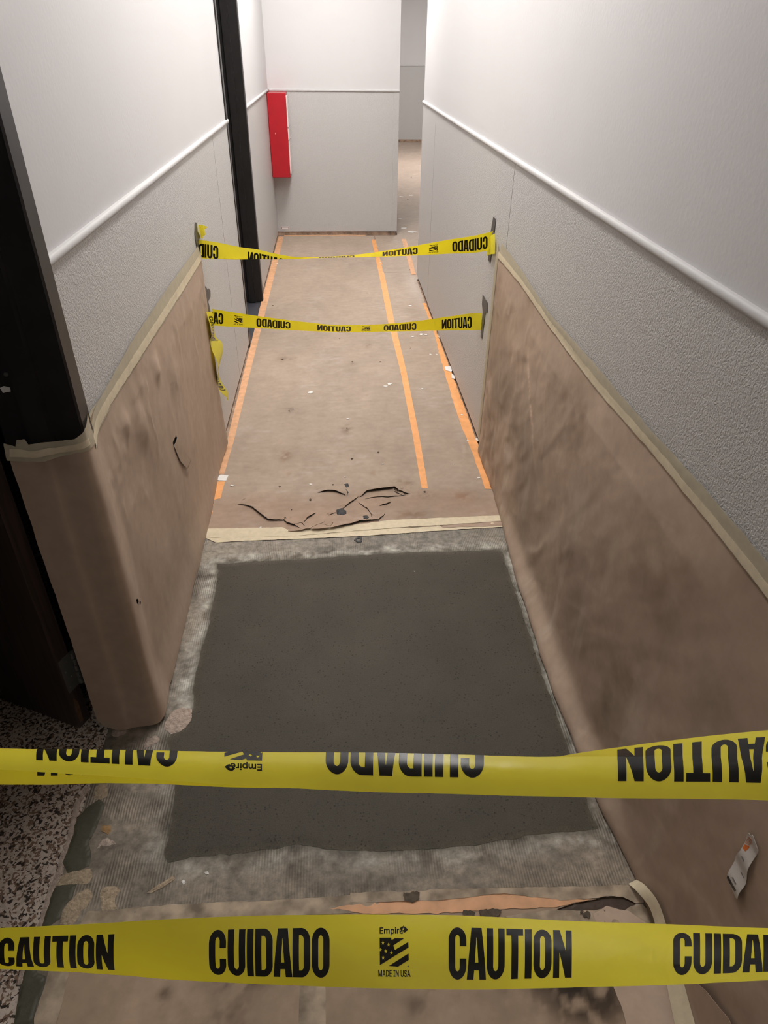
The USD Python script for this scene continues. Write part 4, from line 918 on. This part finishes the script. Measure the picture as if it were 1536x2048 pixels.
# ------------------------------------------------------------------ caution tape
W = .0762
def rrect(x0, y0, x1, y1, r, n=8):
    return sbox(x0 + r, y0 + r, x1 - r, y1 - r).buffer(r, quad_segs=n)
def stad(w, k=.155, kt=.15):
    o = affinity.scale(Point(0, 0).buffer(1, quad_segs=16), w / 2, w * .62, origin=(0, 0))
    top = affinity.translate(o, w / 2, 1 - w * .62); bot = affinity.translate(o, w / 2, w * .62)
    outer = unary_union([top, bot, sbox(0, w * .62, w, 1 - w * .62)])
    wi = w - 2 * k
    o2 = affinity.scale(Point(0, 0).buffer(1, quad_segs=16), wi / 2, wi * .8, origin=(0, 0))
    inner = unary_union([affinity.translate(o2, w / 2, 1 - kt - wi * .8), affinity.translate(o2, w / 2, kt + wi * .8), sbox(k, kt + wi * .8, w - k, 1 - kt - wi * .8)])
    return outer, inner
def glyph(ch):
    k = .155
    if ch == 'O':
        o, i = stad(.43); return o.difference(i), .43
    if ch == 'C':
        o, i = stad(.42); return o.difference(i).difference(sbox(.2, .385, .6, .625)), .42
    if ch == 'D':
        o, i = stad(.43)
        o = unary_union([o.intersection(sbox(.2, 0, 1, 1)), sbox(0, 0, .23, 1)])
        i = unary_union([i.intersection(sbox(.215, 0, 1, 1)), sbox(k, .14, .22, .86)])
        return o.difference(i), .43
    if ch == 'U':
        o, i = stad(.43)
        o = unary_union([o.intersection(sbox(0, 0, 1, .5)), sbox(0, .4, .43, 1)])
        i = unary_union([i.intersection(sbox(0, 0, 1, .5)), sbox(k, .4, .43 - k, 1.1)])
        return o.difference(i), .43
    if ch == 'I':
        return sbox(0, 0, .16, 1), .16
    if ch == 'T':
        return unary_union([sbox(0, .855, .40, 1), sbox(.12, 0, .28, 1)]), .40
    if ch == 'N':
        return unary_union([sbox(0, 0, .145, 1), sbox(.295, 0, .44, 1), Polygon([(0, 1), (.155, 1), (.44, 0), (.285, 0)])]), .44
    if ch == 'A':
        return Polygon([(0, 0), (.11, 1), (.35, 1), (.46, 0), (.30, 0), (.285, .17), (.175, .17), (.16, 0)]).difference(Polygon([(.19, .31), (.27, .31), (.235, .80), (.225, .80)])), .46
def word(text, gap=.042):
    x, parts = 0, []
    for i, ch in enumerate(text):
        g, w = glyph(ch)
        parts.append(affinity.translate(g, x, 0))
        x += w + gap
        if text[i:i + 2] == 'AU' or text[i:i + 2] == 'DA' or text[i:i + 2] == 'CA' or text[i:i + 2] == 'AD':
            x -= .03
    return unary_union(parts), x - gap
def text_poly(s, height, bold=True):
    mm = meshkit.text_mesh(s, height, .002, bold)
    f = mm.faces[mm.face_normals[:, 2] > .9]
    return unary_union([Polygon(mm.vertices[t][:, :2]).buffer(1e-6) for t in f])
LH = .0530           # letter height
PITCH = .562
def placed(text, width, s0):
    g, w = word(text)
    return affinity.translate(affinity.scale(g, width / w, LH, origin=(0, 0)), s0, .0095)
def star(x, y, r):
    return Polygon([(x + (r if i % 2 == 0 else r * .42) * math.sin(i * math.pi / 5), y + (r if i % 2 == 0 else r * .42) * math.cos(i * math.pi / 5)) for i in range(10)])
def emblem_shape():
    P = lambda *q: Polygon([(x, -y) for x, y in q])
    a = P((430, 560), (690, 560), (705, 605), (790, 565), (985, 575), (745, 705), (780, 790), (1085, 640), (1090, 745), (435, 1065))
    for x, y in ((505, 655), (635, 690), (570, 815), (700, 840), (510, 930), (445, 785)):
        a = a.difference(star(x, -y, 44))
    b = P((640, 1080), (1090, 855), (1095, 970), (850, 1090))
    arrow = P((890, 375), (940, 335), (965, 335), (970, 312), (980, 335), (1020, 345), (1075, 402), (1020, 450), (985, 460), (975, 440), (920, 420)).difference(star(968, -392, 34))
    reg = Point(1075, -1085).buffer(14)
    mk = 1 / .0554e-3
    emp = text_poly('Empire', 1.0)
    x0, y0, x1, y1 = emp.bounds
    emp = affinity.translate(affinity.scale(emp, (975 - 430) / (x1 - x0), 118, origin=(x0, 0)), 430 - x0, -478)
    mu = text_poly('MADE IN USA', 1.0)
    x0, y0, x1, y1 = mu.bounds
    mu = affinity.translate(affinity.scale(mu, (1128 - 398) / (x1 - x0), 112, origin=(x0, 0)), 398 - x0, -1265)
    e = unary_union([a, b, arrow, reg, emp.difference(arrow.buffer(8)), mu])
    e = affinity.translate(e, -398, 1475)
    return affinity.scale(e, .0554e-3, .0554e-3, origin=(0, 0)).buffer(0)
EMB = emblem_shape()
from scipy.interpolate import PchipInterpolator, CubicSpline
def tape_map(rows, cup=.0, front=False):
    tf = np.array([r[0] for r in rows]); P = np.array([r[1] for r in rows])          # n x 3 x 3
    mid_ = P.mean(1) if P.shape[1] else None
    sl = np.concatenate([[0], np.cumsum(np.linalg.norm(np.diff(P[:, 2], axis=0), axis=1))])
    I = PchipInterpolator(sl, P.reshape(len(P), 9)); T = PchipInterpolator(sl, tf)
    L = sl[-1]
    def f(s, t):
        sc = np.clip(s, 0, L)
        q = I(sc).reshape(-1, 3, 3)
        k = T(sc)
        a = np.clip(t / np.maximum(k, 1e-5), 0, 1)[:, None]; b = np.clip((t - k) / (W - k), 0, 1)[:, None]
        p = np.where((t < k)[:, None], q[:, 0] * (1 - a) + q[:, 1] * a, q[:, 1] * (1 - b) + q[:, 2] * b)
        n = np.cross(I(np.clip(s + .002, 0, L)).reshape(-1, 3, 3)[:, 2] - I(np.clip(s - .002, 0, L)).reshape(-1, 3, 3)[:, 2], q[:, 2] - q[:, 1])
        n /= np.linalg.norm(n, axis=1, keepdims=True) + 1e-12
        w = cup * np.sin(np.pi * (np.clip((t - k) / (W - k), 0, 1) if front else np.clip(t / W, 0, 1))) + .0016 * (fbm2(s, t * .5, 22, 161) - .5) + .0010 * (fbm2(s * .4, t, 60, 162) - .5)
        return p + n * w[:, None]
    return f, L
def caution_tape(rows, s0, label, flip=False, cup=.0, front=False, pitch=PITCH, ragged=False, loc_group=None, pat0=0):
    """rows run along the tape; t = 0 .. W in the reading direction's up. s0: where a CAUTION starts; flip: the words run against s"""
    f, L = tape_map(rows, cup, front)
    t = thing('caution_tape', label=label, cat='caution tape')
    body = sbox(0, 0, L, W)
    if ragged:
        body = Polygon([(0, 0), (L, 0), (L - .004, .02), (L, .03), (L - .005, .05), (L, W), (0, W), (.005, .06), (0, .045), (.004, .025)])
    obj('film', sheet(body, .008, f, .00012, step_v=.0055, centred=True), M_yellow, t)
    k0 = math.floor(-s0 / pitch) - 1
    for k in range(k0, k0 + int(L / pitch) + 4):
        for kind, off in (('CAUTION', 0), ('CUIDADO', .4754), ('mark', .8456)):
            a = s0 + (k + off) * pitch
            shp = affinity.translate(EMB, a, 0) if kind == 'mark' else placed(kind, .264 * pitch, a)
            if flip:
                shp = affinity.scale(shp, -1, 1, origin=(L / 2, 0))
            shp = shp.intersection(sbox(.002, 0.0005, L - .002, W - .0005))
            if shp.is_empty or shp.area < 1e-5:
                continue
            obj('emblem' if kind == 'mark' else 'printed_word', sheet(shp, .008, f, .0004, step_v=.0055, centred=True), M_ink, t, 'black printed flag emblem with small maker lettering' if kind == 'mark' else 'black printed word ' + kind)
    return t
ROWS_A = [
 (0.0300,[(0.666,2.9768,0.8794),(0.6632,2.978,0.9092),(0.659,2.98,0.9552)]),
 (0.0300,[(0.653,2.9871,0.8763),(0.6495,2.9843,0.906),(0.6442,2.98,0.9517)]),
 (0.0300,[(0.5853,3.0003,0.8639),(0.5815,2.9923,0.8926),(0.5756,2.98,0.9367)]),
 (0.0300,[(0.4904,3.0167,0.8572),(0.4866,3.0023,0.8832),(0.4807,2.98,0.9232)]),
 (0.0300,[(0.3529,3.0338,0.8469),(0.3498,3.0126,0.868),(0.3451,2.98,0.9003)]),
 (0.0300,[(0.2014,3.0456,0.8391),(0.1996,3.0198,0.8543),(0.1969,2.98,0.8776)]),
 (0.0300,[(0.1071,3.0502,0.8365),(0.1062,3.0226,0.8481),(0.1047,2.98,0.866)]),
 (0.0300,[(0.0213,3.0521,0.8351),(0.0212,3.0237,0.8448),(0.021,2.98,0.8598)]),
 (0.0300,[(-0.0643,3.0525,0.833),(-0.0636,3.024,0.8422),(-0.0625,2.98,0.8563)]),
 (0.0690,[(-0.1471,3.0492,0.8357),(-0.1441,2.9814,0.8483),(-0.1436,2.98,0.8554)]),
 (0.0560,[(-0.2394,3.0352,0.8376),(-0.2354,2.9803,0.8476),(-0.2338,2.98,0.8677)]),
 (0.0380,[(-0.3297,3.0108,0.8441),(-0.3259,2.9735,0.8506),(-0.3229,2.98,0.8881)]),
 (0.0270,[(-0.3975,2.9997,0.8445),(-0.3942,2.9733,0.849),(-0.3897,2.98,0.8976)]),
 (0.0090,[(-0.5087,2.9806,0.852),(-0.5073,2.9718,0.8534),(-0.4998,2.98,0.9197)]),
 (0.0030,[(-0.5648,2.9829,0.8532),(-0.5643,2.98,0.8537),(-0.5541,2.98,0.9262)])]
ROWS_B = [
 (0.0300,[(0.6726,3.0602,0.5051),(0.6713,3.0676,0.5341),(0.6693,3.0791,0.5788)]),
 (0.0300,[(0.601,3.0584,0.5054),(0.5989,3.0599,0.5353),(0.5956,3.0622,0.5814)]),
 (0.0300,[(0.5215,3.0565,0.5065),(0.5184,3.0484,0.5352),(0.5137,3.0359,0.5794)]),
 (0.0300,[(0.3682,3.0527,0.5069),(0.3654,3.0355,0.5313),(0.3611,3.009,0.5689)]),
 (0.0300,[(0.1634,3.0477,0.5067),(0.1622,3.0263,0.5277),(0.1604,2.9934,0.5601)]),
 (0.0300,[(0.0129,3.044,0.5088),(0.0131,3.0222,0.5295),(0.0135,2.9887,0.5612)]),
 (0.0300,[(-0.1247,3.0406,0.5176),(-0.1231,3.0205,0.5399),(-0.1206,2.9896,0.5742)]),
 (0.0300,[(-0.3116,3.036,0.5321),(-0.3083,3.0206,0.5576),(-0.3033,2.9969,0.5969)]),
 (0.0300,[(-0.409,3.0336,0.5399),(-0.4051,3.0223,0.5674),(-0.399,3.0048,0.6097)]),
 (0.0300,[(-0.5542,3.03,0.5521),(-0.5503,3.0295,0.5818),(-0.5443,3.0286,0.6276)])]
ROWS_C = [
 (0.0375,[(0.4971,0.3712,1.0962),(0.4761,0.3403,1.0936),(0.4658,0.3111,1.0703)]),
 (0.0375,[(0.4489,0.3788,1.0876),(0.4287,0.3472,1.0875),(0.4156,0.3155,1.0695)]),
 (0.0375,[(0.3895,0.3877,1.0754),(0.3705,0.3558,1.08),(0.3555,0.3217,1.0692)]),
 (0.0375,[(0.3062,0.3974,1.0539),(0.2897,0.3681,1.0703),(0.2766,0.3325,1.0624)]),
 (0.0375,[(0.2403,0.4023,1.0378),(0.2274,0.3775,1.0628),(0.2165,0.3409,1.0562)]),
 (0.0375,[(0.2032,0.4036,1.0292),(0.1927,0.3828,1.0586),(0.1831,0.3457,1.0534)]),
 (0.0375,[(0.1444,0.3929,1.016),(0.1401,0.3914,1.0532),(0.1329,0.3538,1.0477)]),
 (0.0375,[(0.0953,0.3881,1.0128),(0.0945,0.399,1.0487),(0.0894,0.3612,1.0427)]),
 (0.0375,[(0.0287,0.3957,1.007),(0.0293,0.4096,1.0418),(0.027,0.3716,1.0348)]),
 (0.0375,[(-0.0685,0.407,0.997),(-0.067,0.4243,1.0302),(-0.0649,0.3857,1.0292)]),
 (0.0375,[(-0.1492,0.4209,0.9868),(-0.1469,0.4366,1.0208),(-0.1406,0.3985,1.0238)]),
 (0.0375,[(-0.196,0.4299,0.9813),(-0.1929,0.444,1.0159),(-0.1843,0.4066,1.0208)]),
 (0.0375,[(-0.2535,0.4377,0.9754),(-0.2502,0.453,1.0094),(-0.2389,0.4168,1.0167)]),
 (0.0375,[(-0.3057,0.4424,0.9709),(-0.3035,0.4613,1.0032),(-0.2898,0.4264,1.0125)]),
 (0.0375,[(-0.3594,0.4494,0.9655),(-0.3579,0.4698,0.997),(-0.342,0.4361,1.0074)]),
 (0.0375,[(-0.4321,0.461,0.9571),(-0.4303,0.4811,0.9887),(-0.4118,0.4491,1.0001)]),
 (0.0375,[(-0.5068,0.4724,0.9477),(-0.5047,0.4923,0.9795),(-0.4839,0.4622,0.9921)])]
ROWS_D = [
 (0.0381,[(-0.6015,0.4534,0.5691),(-0.5912,0.4595,0.6052),(-0.5808,0.4657,0.6414)]),
 (0.0381,[(-0.5231,0.4445,0.5797),(-0.5143,0.4516,0.6161),(-0.5054,0.4587,0.6525)]),
 (0.0381,[(-0.4667,0.4375,0.5877),(-0.4592,0.446,0.624),(-0.4517,0.4546,0.6604)]),
 (0.0381,[(-0.3407,0.4185,0.6043),(-0.3365,0.4322,0.6396),(-0.3324,0.4458,0.6749)]),
 (0.0381,[(-0.2175,0.3956,0.623),(-0.2167,0.418,0.6539),(-0.2159,0.4404,0.6847)]),
 (0.0381,[(-0.0736,0.3712,0.6476),(-0.0733,0.4012,0.6712),(-0.0731,0.4312,0.6947)]),
 (0.0381,[(0.0315,0.352,0.6725),(0.0337,0.3884,0.6837),(0.0359,0.4248,0.6949)]),
 (0.0381,[(0.1443,0.3374,0.689),(0.1504,0.3742,0.697),(0.1564,0.4109,0.7049)]),
 (0.0381,[(0.2187,0.3278,0.7064),(0.2286,0.3646,0.7058),(0.2385,0.4014,0.7052)]),
 (0.0381,[(0.3347,0.3157,0.7259),(0.3498,0.3502,0.7202),(0.365,0.3847,0.7145)]),
 (0.0381,[(0.4559,0.3052,0.7463),(0.4761,0.3358,0.7361),(0.4963,0.3665,0.7258)]),
 (0.0381,[(0.5306,0.2991,0.7581),(0.5534,0.327,0.7457),(0.5763,0.3549,0.7333)]),
 (0.0381,[(0.5869,0.295,0.7673),(0.6115,0.3205,0.7532),(0.636,0.346,0.7391)])]
caution_tape(ROWS_A, -.244, 'upper far caution tape, folded thin in the middle, stretched wall to wall', ragged=True)
tb = caution_tape(ROWS_B, .055, 'lower far caution tape stretched flat between the two walls, with a hanging loose end', ragged=True)
caution_tape(ROWS_C, 0.0919, 'near caution tape with upside-down lettering, folded lengthwise across the dark cement', cup=.0045, front=True, pitch=.545)
caution_tape(ROWS_D, 0.1321, 'lowest caution tape, with upright lettering, nearest the viewer', cup=.006, pitch=.572)

# loose end of the lower far tape, hanging down the left wall
f_t, L_t = tape_map([
 (0.0380,[(-0.53,2.8437,0.6754),(-0.53,2.9133,0.6527),(-0.53,2.9829,0.6299)]),
 (0.0380,[(-0.53,2.845,0.6495),(-0.53,2.9137,0.6264),(-0.53,2.9824,0.6033)]),
 (0.0380,[(-0.53,2.8429,0.6127),(-0.53,2.9121,0.5885),(-0.53,2.9812,0.5644)]),
 (0.0380,[(-0.53,2.8524,0.5808),(-0.53,2.9197,0.5566),(-0.53,2.9871,0.5324)]),
 (0.0380,[(-0.53,2.8489,0.5629),(-0.53,2.9245,0.5351),(-0.53,3.0001,0.5074)]),
 (0.0380,[(-0.53,2.8594,0.5347),(-0.53,2.9529,0.4996),(-0.53,3.0464,0.4645)]),
 (0.0380,[(-0.53,2.8499,0.499),(-0.53,2.9392,0.4643),(-0.53,3.0285,0.4295)]),
 (0.0380,[(-0.53,2.857,0.4512),(-0.53,2.9221,0.4249),(-0.53,2.9872,0.3985)]),
 (0.0380,[(-0.53,2.8522,0.3972),(-0.53,2.9067,0.3741),(-0.53,2.9612,0.3509)]),
 (0.0380,[(-0.53,2.89,0.3285),(-0.53,2.9338,0.3091),(-0.53,2.9776,0.2897)]),
 (0.0380,[(-0.53,2.9242,0.2755),(-0.53,2.9737,0.2528),(-0.53,3.0233,0.2302)]),
 (0.0380,[(-0.53,3.0261,0.1891),(-0.53,3.0578,0.1743),(-0.53,3.0894,0.1594)])])
def tail_map(s, t):
    p = f_t(s, t)
    p[:, 0] += .010 * np.sin(s * 26 + t * 30) * np.clip(s / .1, 0, 1) - .006 * np.clip(1 - s / .1, 0, 1)
    return p
body = Polygon([(0, 0), (L_t - .06, 0), (L_t - .02, .02), (L_t, .05), (L_t - .015, W), (L_t - .1, W), (0, W)])
obj('loose_end', sheet(body, .008, tail_map, .00012, step_v=.0055, centred=True), M_yellow, tb, 'loose end of the tape hanging down the wall')
for kind, a in (('CAUTION', .02), ('CUIDADO', .30)):
    shp = placed(kind, .147, a).intersection(body.buffer(-.0005))
    if shp.area > 1e-5:
        obj('printed_word', sheet(shp, .008, tail_map, .0004, step_v=.0055, centred=True), M_ink, tb, 'black printed word ' + kind)
# torn yellow tape ends poking out behind the duct tape
def scrap_piece(p, x, side, label, seed, bulge):
    pg = jag(p, .002, .006, seed, 50)
    if side < 0:
        pg = affinity.scale(pg, -1, 1, origin=(0, 0))
    c = pg.centroid
    f = lambda u, v: np.stack([x + side * (.003 + bulge * (.5 + .5 * np.sin((u - c.x) * 90 + (v - c.y) * 40))), u * (1 if side > 0 else -1), v], -1)
    obj('caution_tape_scrap', sheet(pg, .006, f, .0003), M_yellow, label=label, cat='tape scrap')
scrap_piece([(3.0239,0.9043),(2.9378,0.9544),(2.9127,0.9232),(2.8968,0.8877),(2.9885,0.8585),(3.035,0.8424),(3.0199,0.8622),(2.9964,0.8837)], RW - .004, -1, 'crumpled yellow tape end folded back on the right wall', 171, .012)
scrap_piece([(2.9605,0.9855),(3.011,0.9779),(3.0596,0.9661),(3.12,0.9479),(3.0709,0.9385),(3.0206,0.9234),(2.9763,0.9334),(2.9755,0.9549)], LW + .004, 1, 'small yellow tape scrap curling up at the left wall above the upper far tape', 172, .014)
# sticker on the right wall paper
sp = [(0.599,0.5151),(0.5967,0.525),(0.5897,0.5296),(0.5861,0.5371),(0.5648,0.5286),(0.5669,0.5008),(0.5608,0.4531),(0.5571,0.436),(0.5545,0.3949),(0.5589,0.3877),(0.5922,0.3881),(0.5932,0.4111),(0.5971,0.4381),(0.5987,0.4496),(0.5928,0.4773),(0.5971,0.5065)]
st = thing('sticker', label='crumpled white barcode label with orange print stuck on the right wall paper', cat='sticker')
spg = affinity.scale(Polygon(sp), -1, 1, origin=(0, 0)).buffer(0)
c = spg.centroid
def stick(off):
    def f(u, v):
        base = RW - right_off(-u, v) - .0020
        return np.stack([base - .009 * (.5 + .5 * np.sin((v - c.y) * 95)) * .5 - off, -u, v], -1)
    return f
obj('paper', sheet(spg, .004, stick(0), .0004), M_paper, st)
def stick_px(q):
    return affinity.scale(Polygon(q), -1, 1, origin=(0, 0)).buffer(0)
obj('orange_mark', sheet(stick_px([(0.5925,0.487),(0.5935,0.4955),(0.5857,0.5042),(0.5843,0.502),(0.5852,0.4887)]), .003, stick(.0003), .0003), M_orangeprint, st, 'orange printed block')
obj('orange_mark', sheet(stick_px([(0.5951,0.498),(0.5957,0.5072),(0.5928,0.521),(0.5839,0.5262),(0.5839,0.5131),(0.5865,0.5056),(0.5918,0.5008)]).difference(unary_union([stick_px([(0.5948,0.503),(0.5911,0.5182),(0.5894,0.5181),(0.5933,0.5033)]), stick_px([(0.5906,0.5043),(0.587,0.5194),(0.5857,0.5187),(0.5889,0.5055)])])), .003, stick(.0003), .0003), plain('faded_orange_print', (.52, .28, .20), .6, .3, .3, 200), st, 'faded orange printed panel')
bars = []
b0, b1, b2, b3 = [np.array(q) for q in [(0.5917,0.3903),(0.5634,0.398),(0.5616,0.4064),(0.5914,0.4031)]]
rb = random.Random(4)
tpos = 0.
while tpos < .96:
    wdt = rb.choice([.012, .018, .028])
    a_, e_ = tpos, min(1, tpos + wdt)
    bars.append(Polygon([b0 + (b1 - b0) * a_, b0 + (b1 - b0) * e_, b3 + (b2 - b3) * e_, b3 + (b2 - b3) * a_]))
    tpos = e_ + rb.choice([.010, .016, .022])
obj('barcode', sheet(affinity.scale(unary_union(bars), -1, 1, origin=(0, 0)), .003, stick(.0003), .0003), M_ink, st, 'black printed bars')
tx = [[(0.5868,0.4737),(0.5823,0.4773),(0.576,0.4751),(0.5771,0.4715),(0.5821,0.4715)], [(0.5774,0.4391),(0.5748,0.4433),(0.5652,0.4427),(0.5661,0.4401)], [(0.5823,0.4116),(0.5803,0.4155),(0.5692,0.4159),(0.5695,0.4121)]]
for q in tx:
    obj('small_print', sheet(stick_px(q), .003, stick(.0003), .0003), M_grey, st, 'grey small print')

# small plate at the foot of the end wall
el = thing('wall_tag', label='tiny white tag with a grey frame low on the end wall', cat='tag')
obj('plate', bev(-.524, -.444, YE - .002, YE, .054, .084, .0006), M_whiteplastic, el)
obj('grey_field', bx(-.520, -.448, YE - .0026, YE - .0018, .058, .080), M_grey, el, 'grey printed field')
obj('tag_face', bx(-.515, -.453, YE - .0032, YE - .0024, .0625, .0755), M_whiteplastic, el)

# red cabinet in the far left corner
rc = thing('wall_cabinet', (LW, 7.02, .557), 'bright red steel wall cabinet in the far left corner', 'cabinet')
DX, DY, DZ = .166, YE - .004 - 7.02, .668
obj('body', bev(.002, DX, 0, DY, 0, DZ, .004), M_red, rc)
obj('door_panel', cat_(bev(DX - .002, DX + .009, .022, DY - .012, .405, DZ - .022, .0015)), M_whiteplastic, rc, 'upper white panel of the cabinet front')
obj('door_panel', cat_(bev(DX - .002, DX + .009, .022, DY - .012, .302, .397, .0015)), M_whiteplastic, rc, 'middle white panel of the cabinet front')
pl = upright([(0, 0)] + [(.006, 0), (.006, 1), (0, 1)], 0, 1)
lowp = trimesh.creation.extrude_polygon(Polygon([(.022, .03), (DY - .030, .03), (DY - .012, .06), (DY - .012, .294), (.022, .294)]), .011, engine='earcut')
v = lowp.vertices.copy()
lowp.vertices = np.column_stack([DX - .002 + v[:, 2], v[:, 0], v[:, 1]])
obj('door_panel', lowp, M_whiteplastic, rc, 'lower white panel of the cabinet front')
obj('divider', bx(DX - .002, DX + .0075, .022, DY - .012, .397, .405), M_grey, rc)
obj('divider', bx(DX - .002, DX + .0075, .022, DY - .012, .294, .302), M_grey, rc)
obj('paint_chip', sheet(jag([(.050, .356), (.057, .350), (.061, .360), (.054, .368)], .0015, .003, 9), .004, lambda u, v: np.stack([u, np.full_like(u, -.0006), v], -1), .0006), plain('pale_red_chip', (.70, .22, .18), .6, .3, .1, 50), rc, 'pale paint chip')
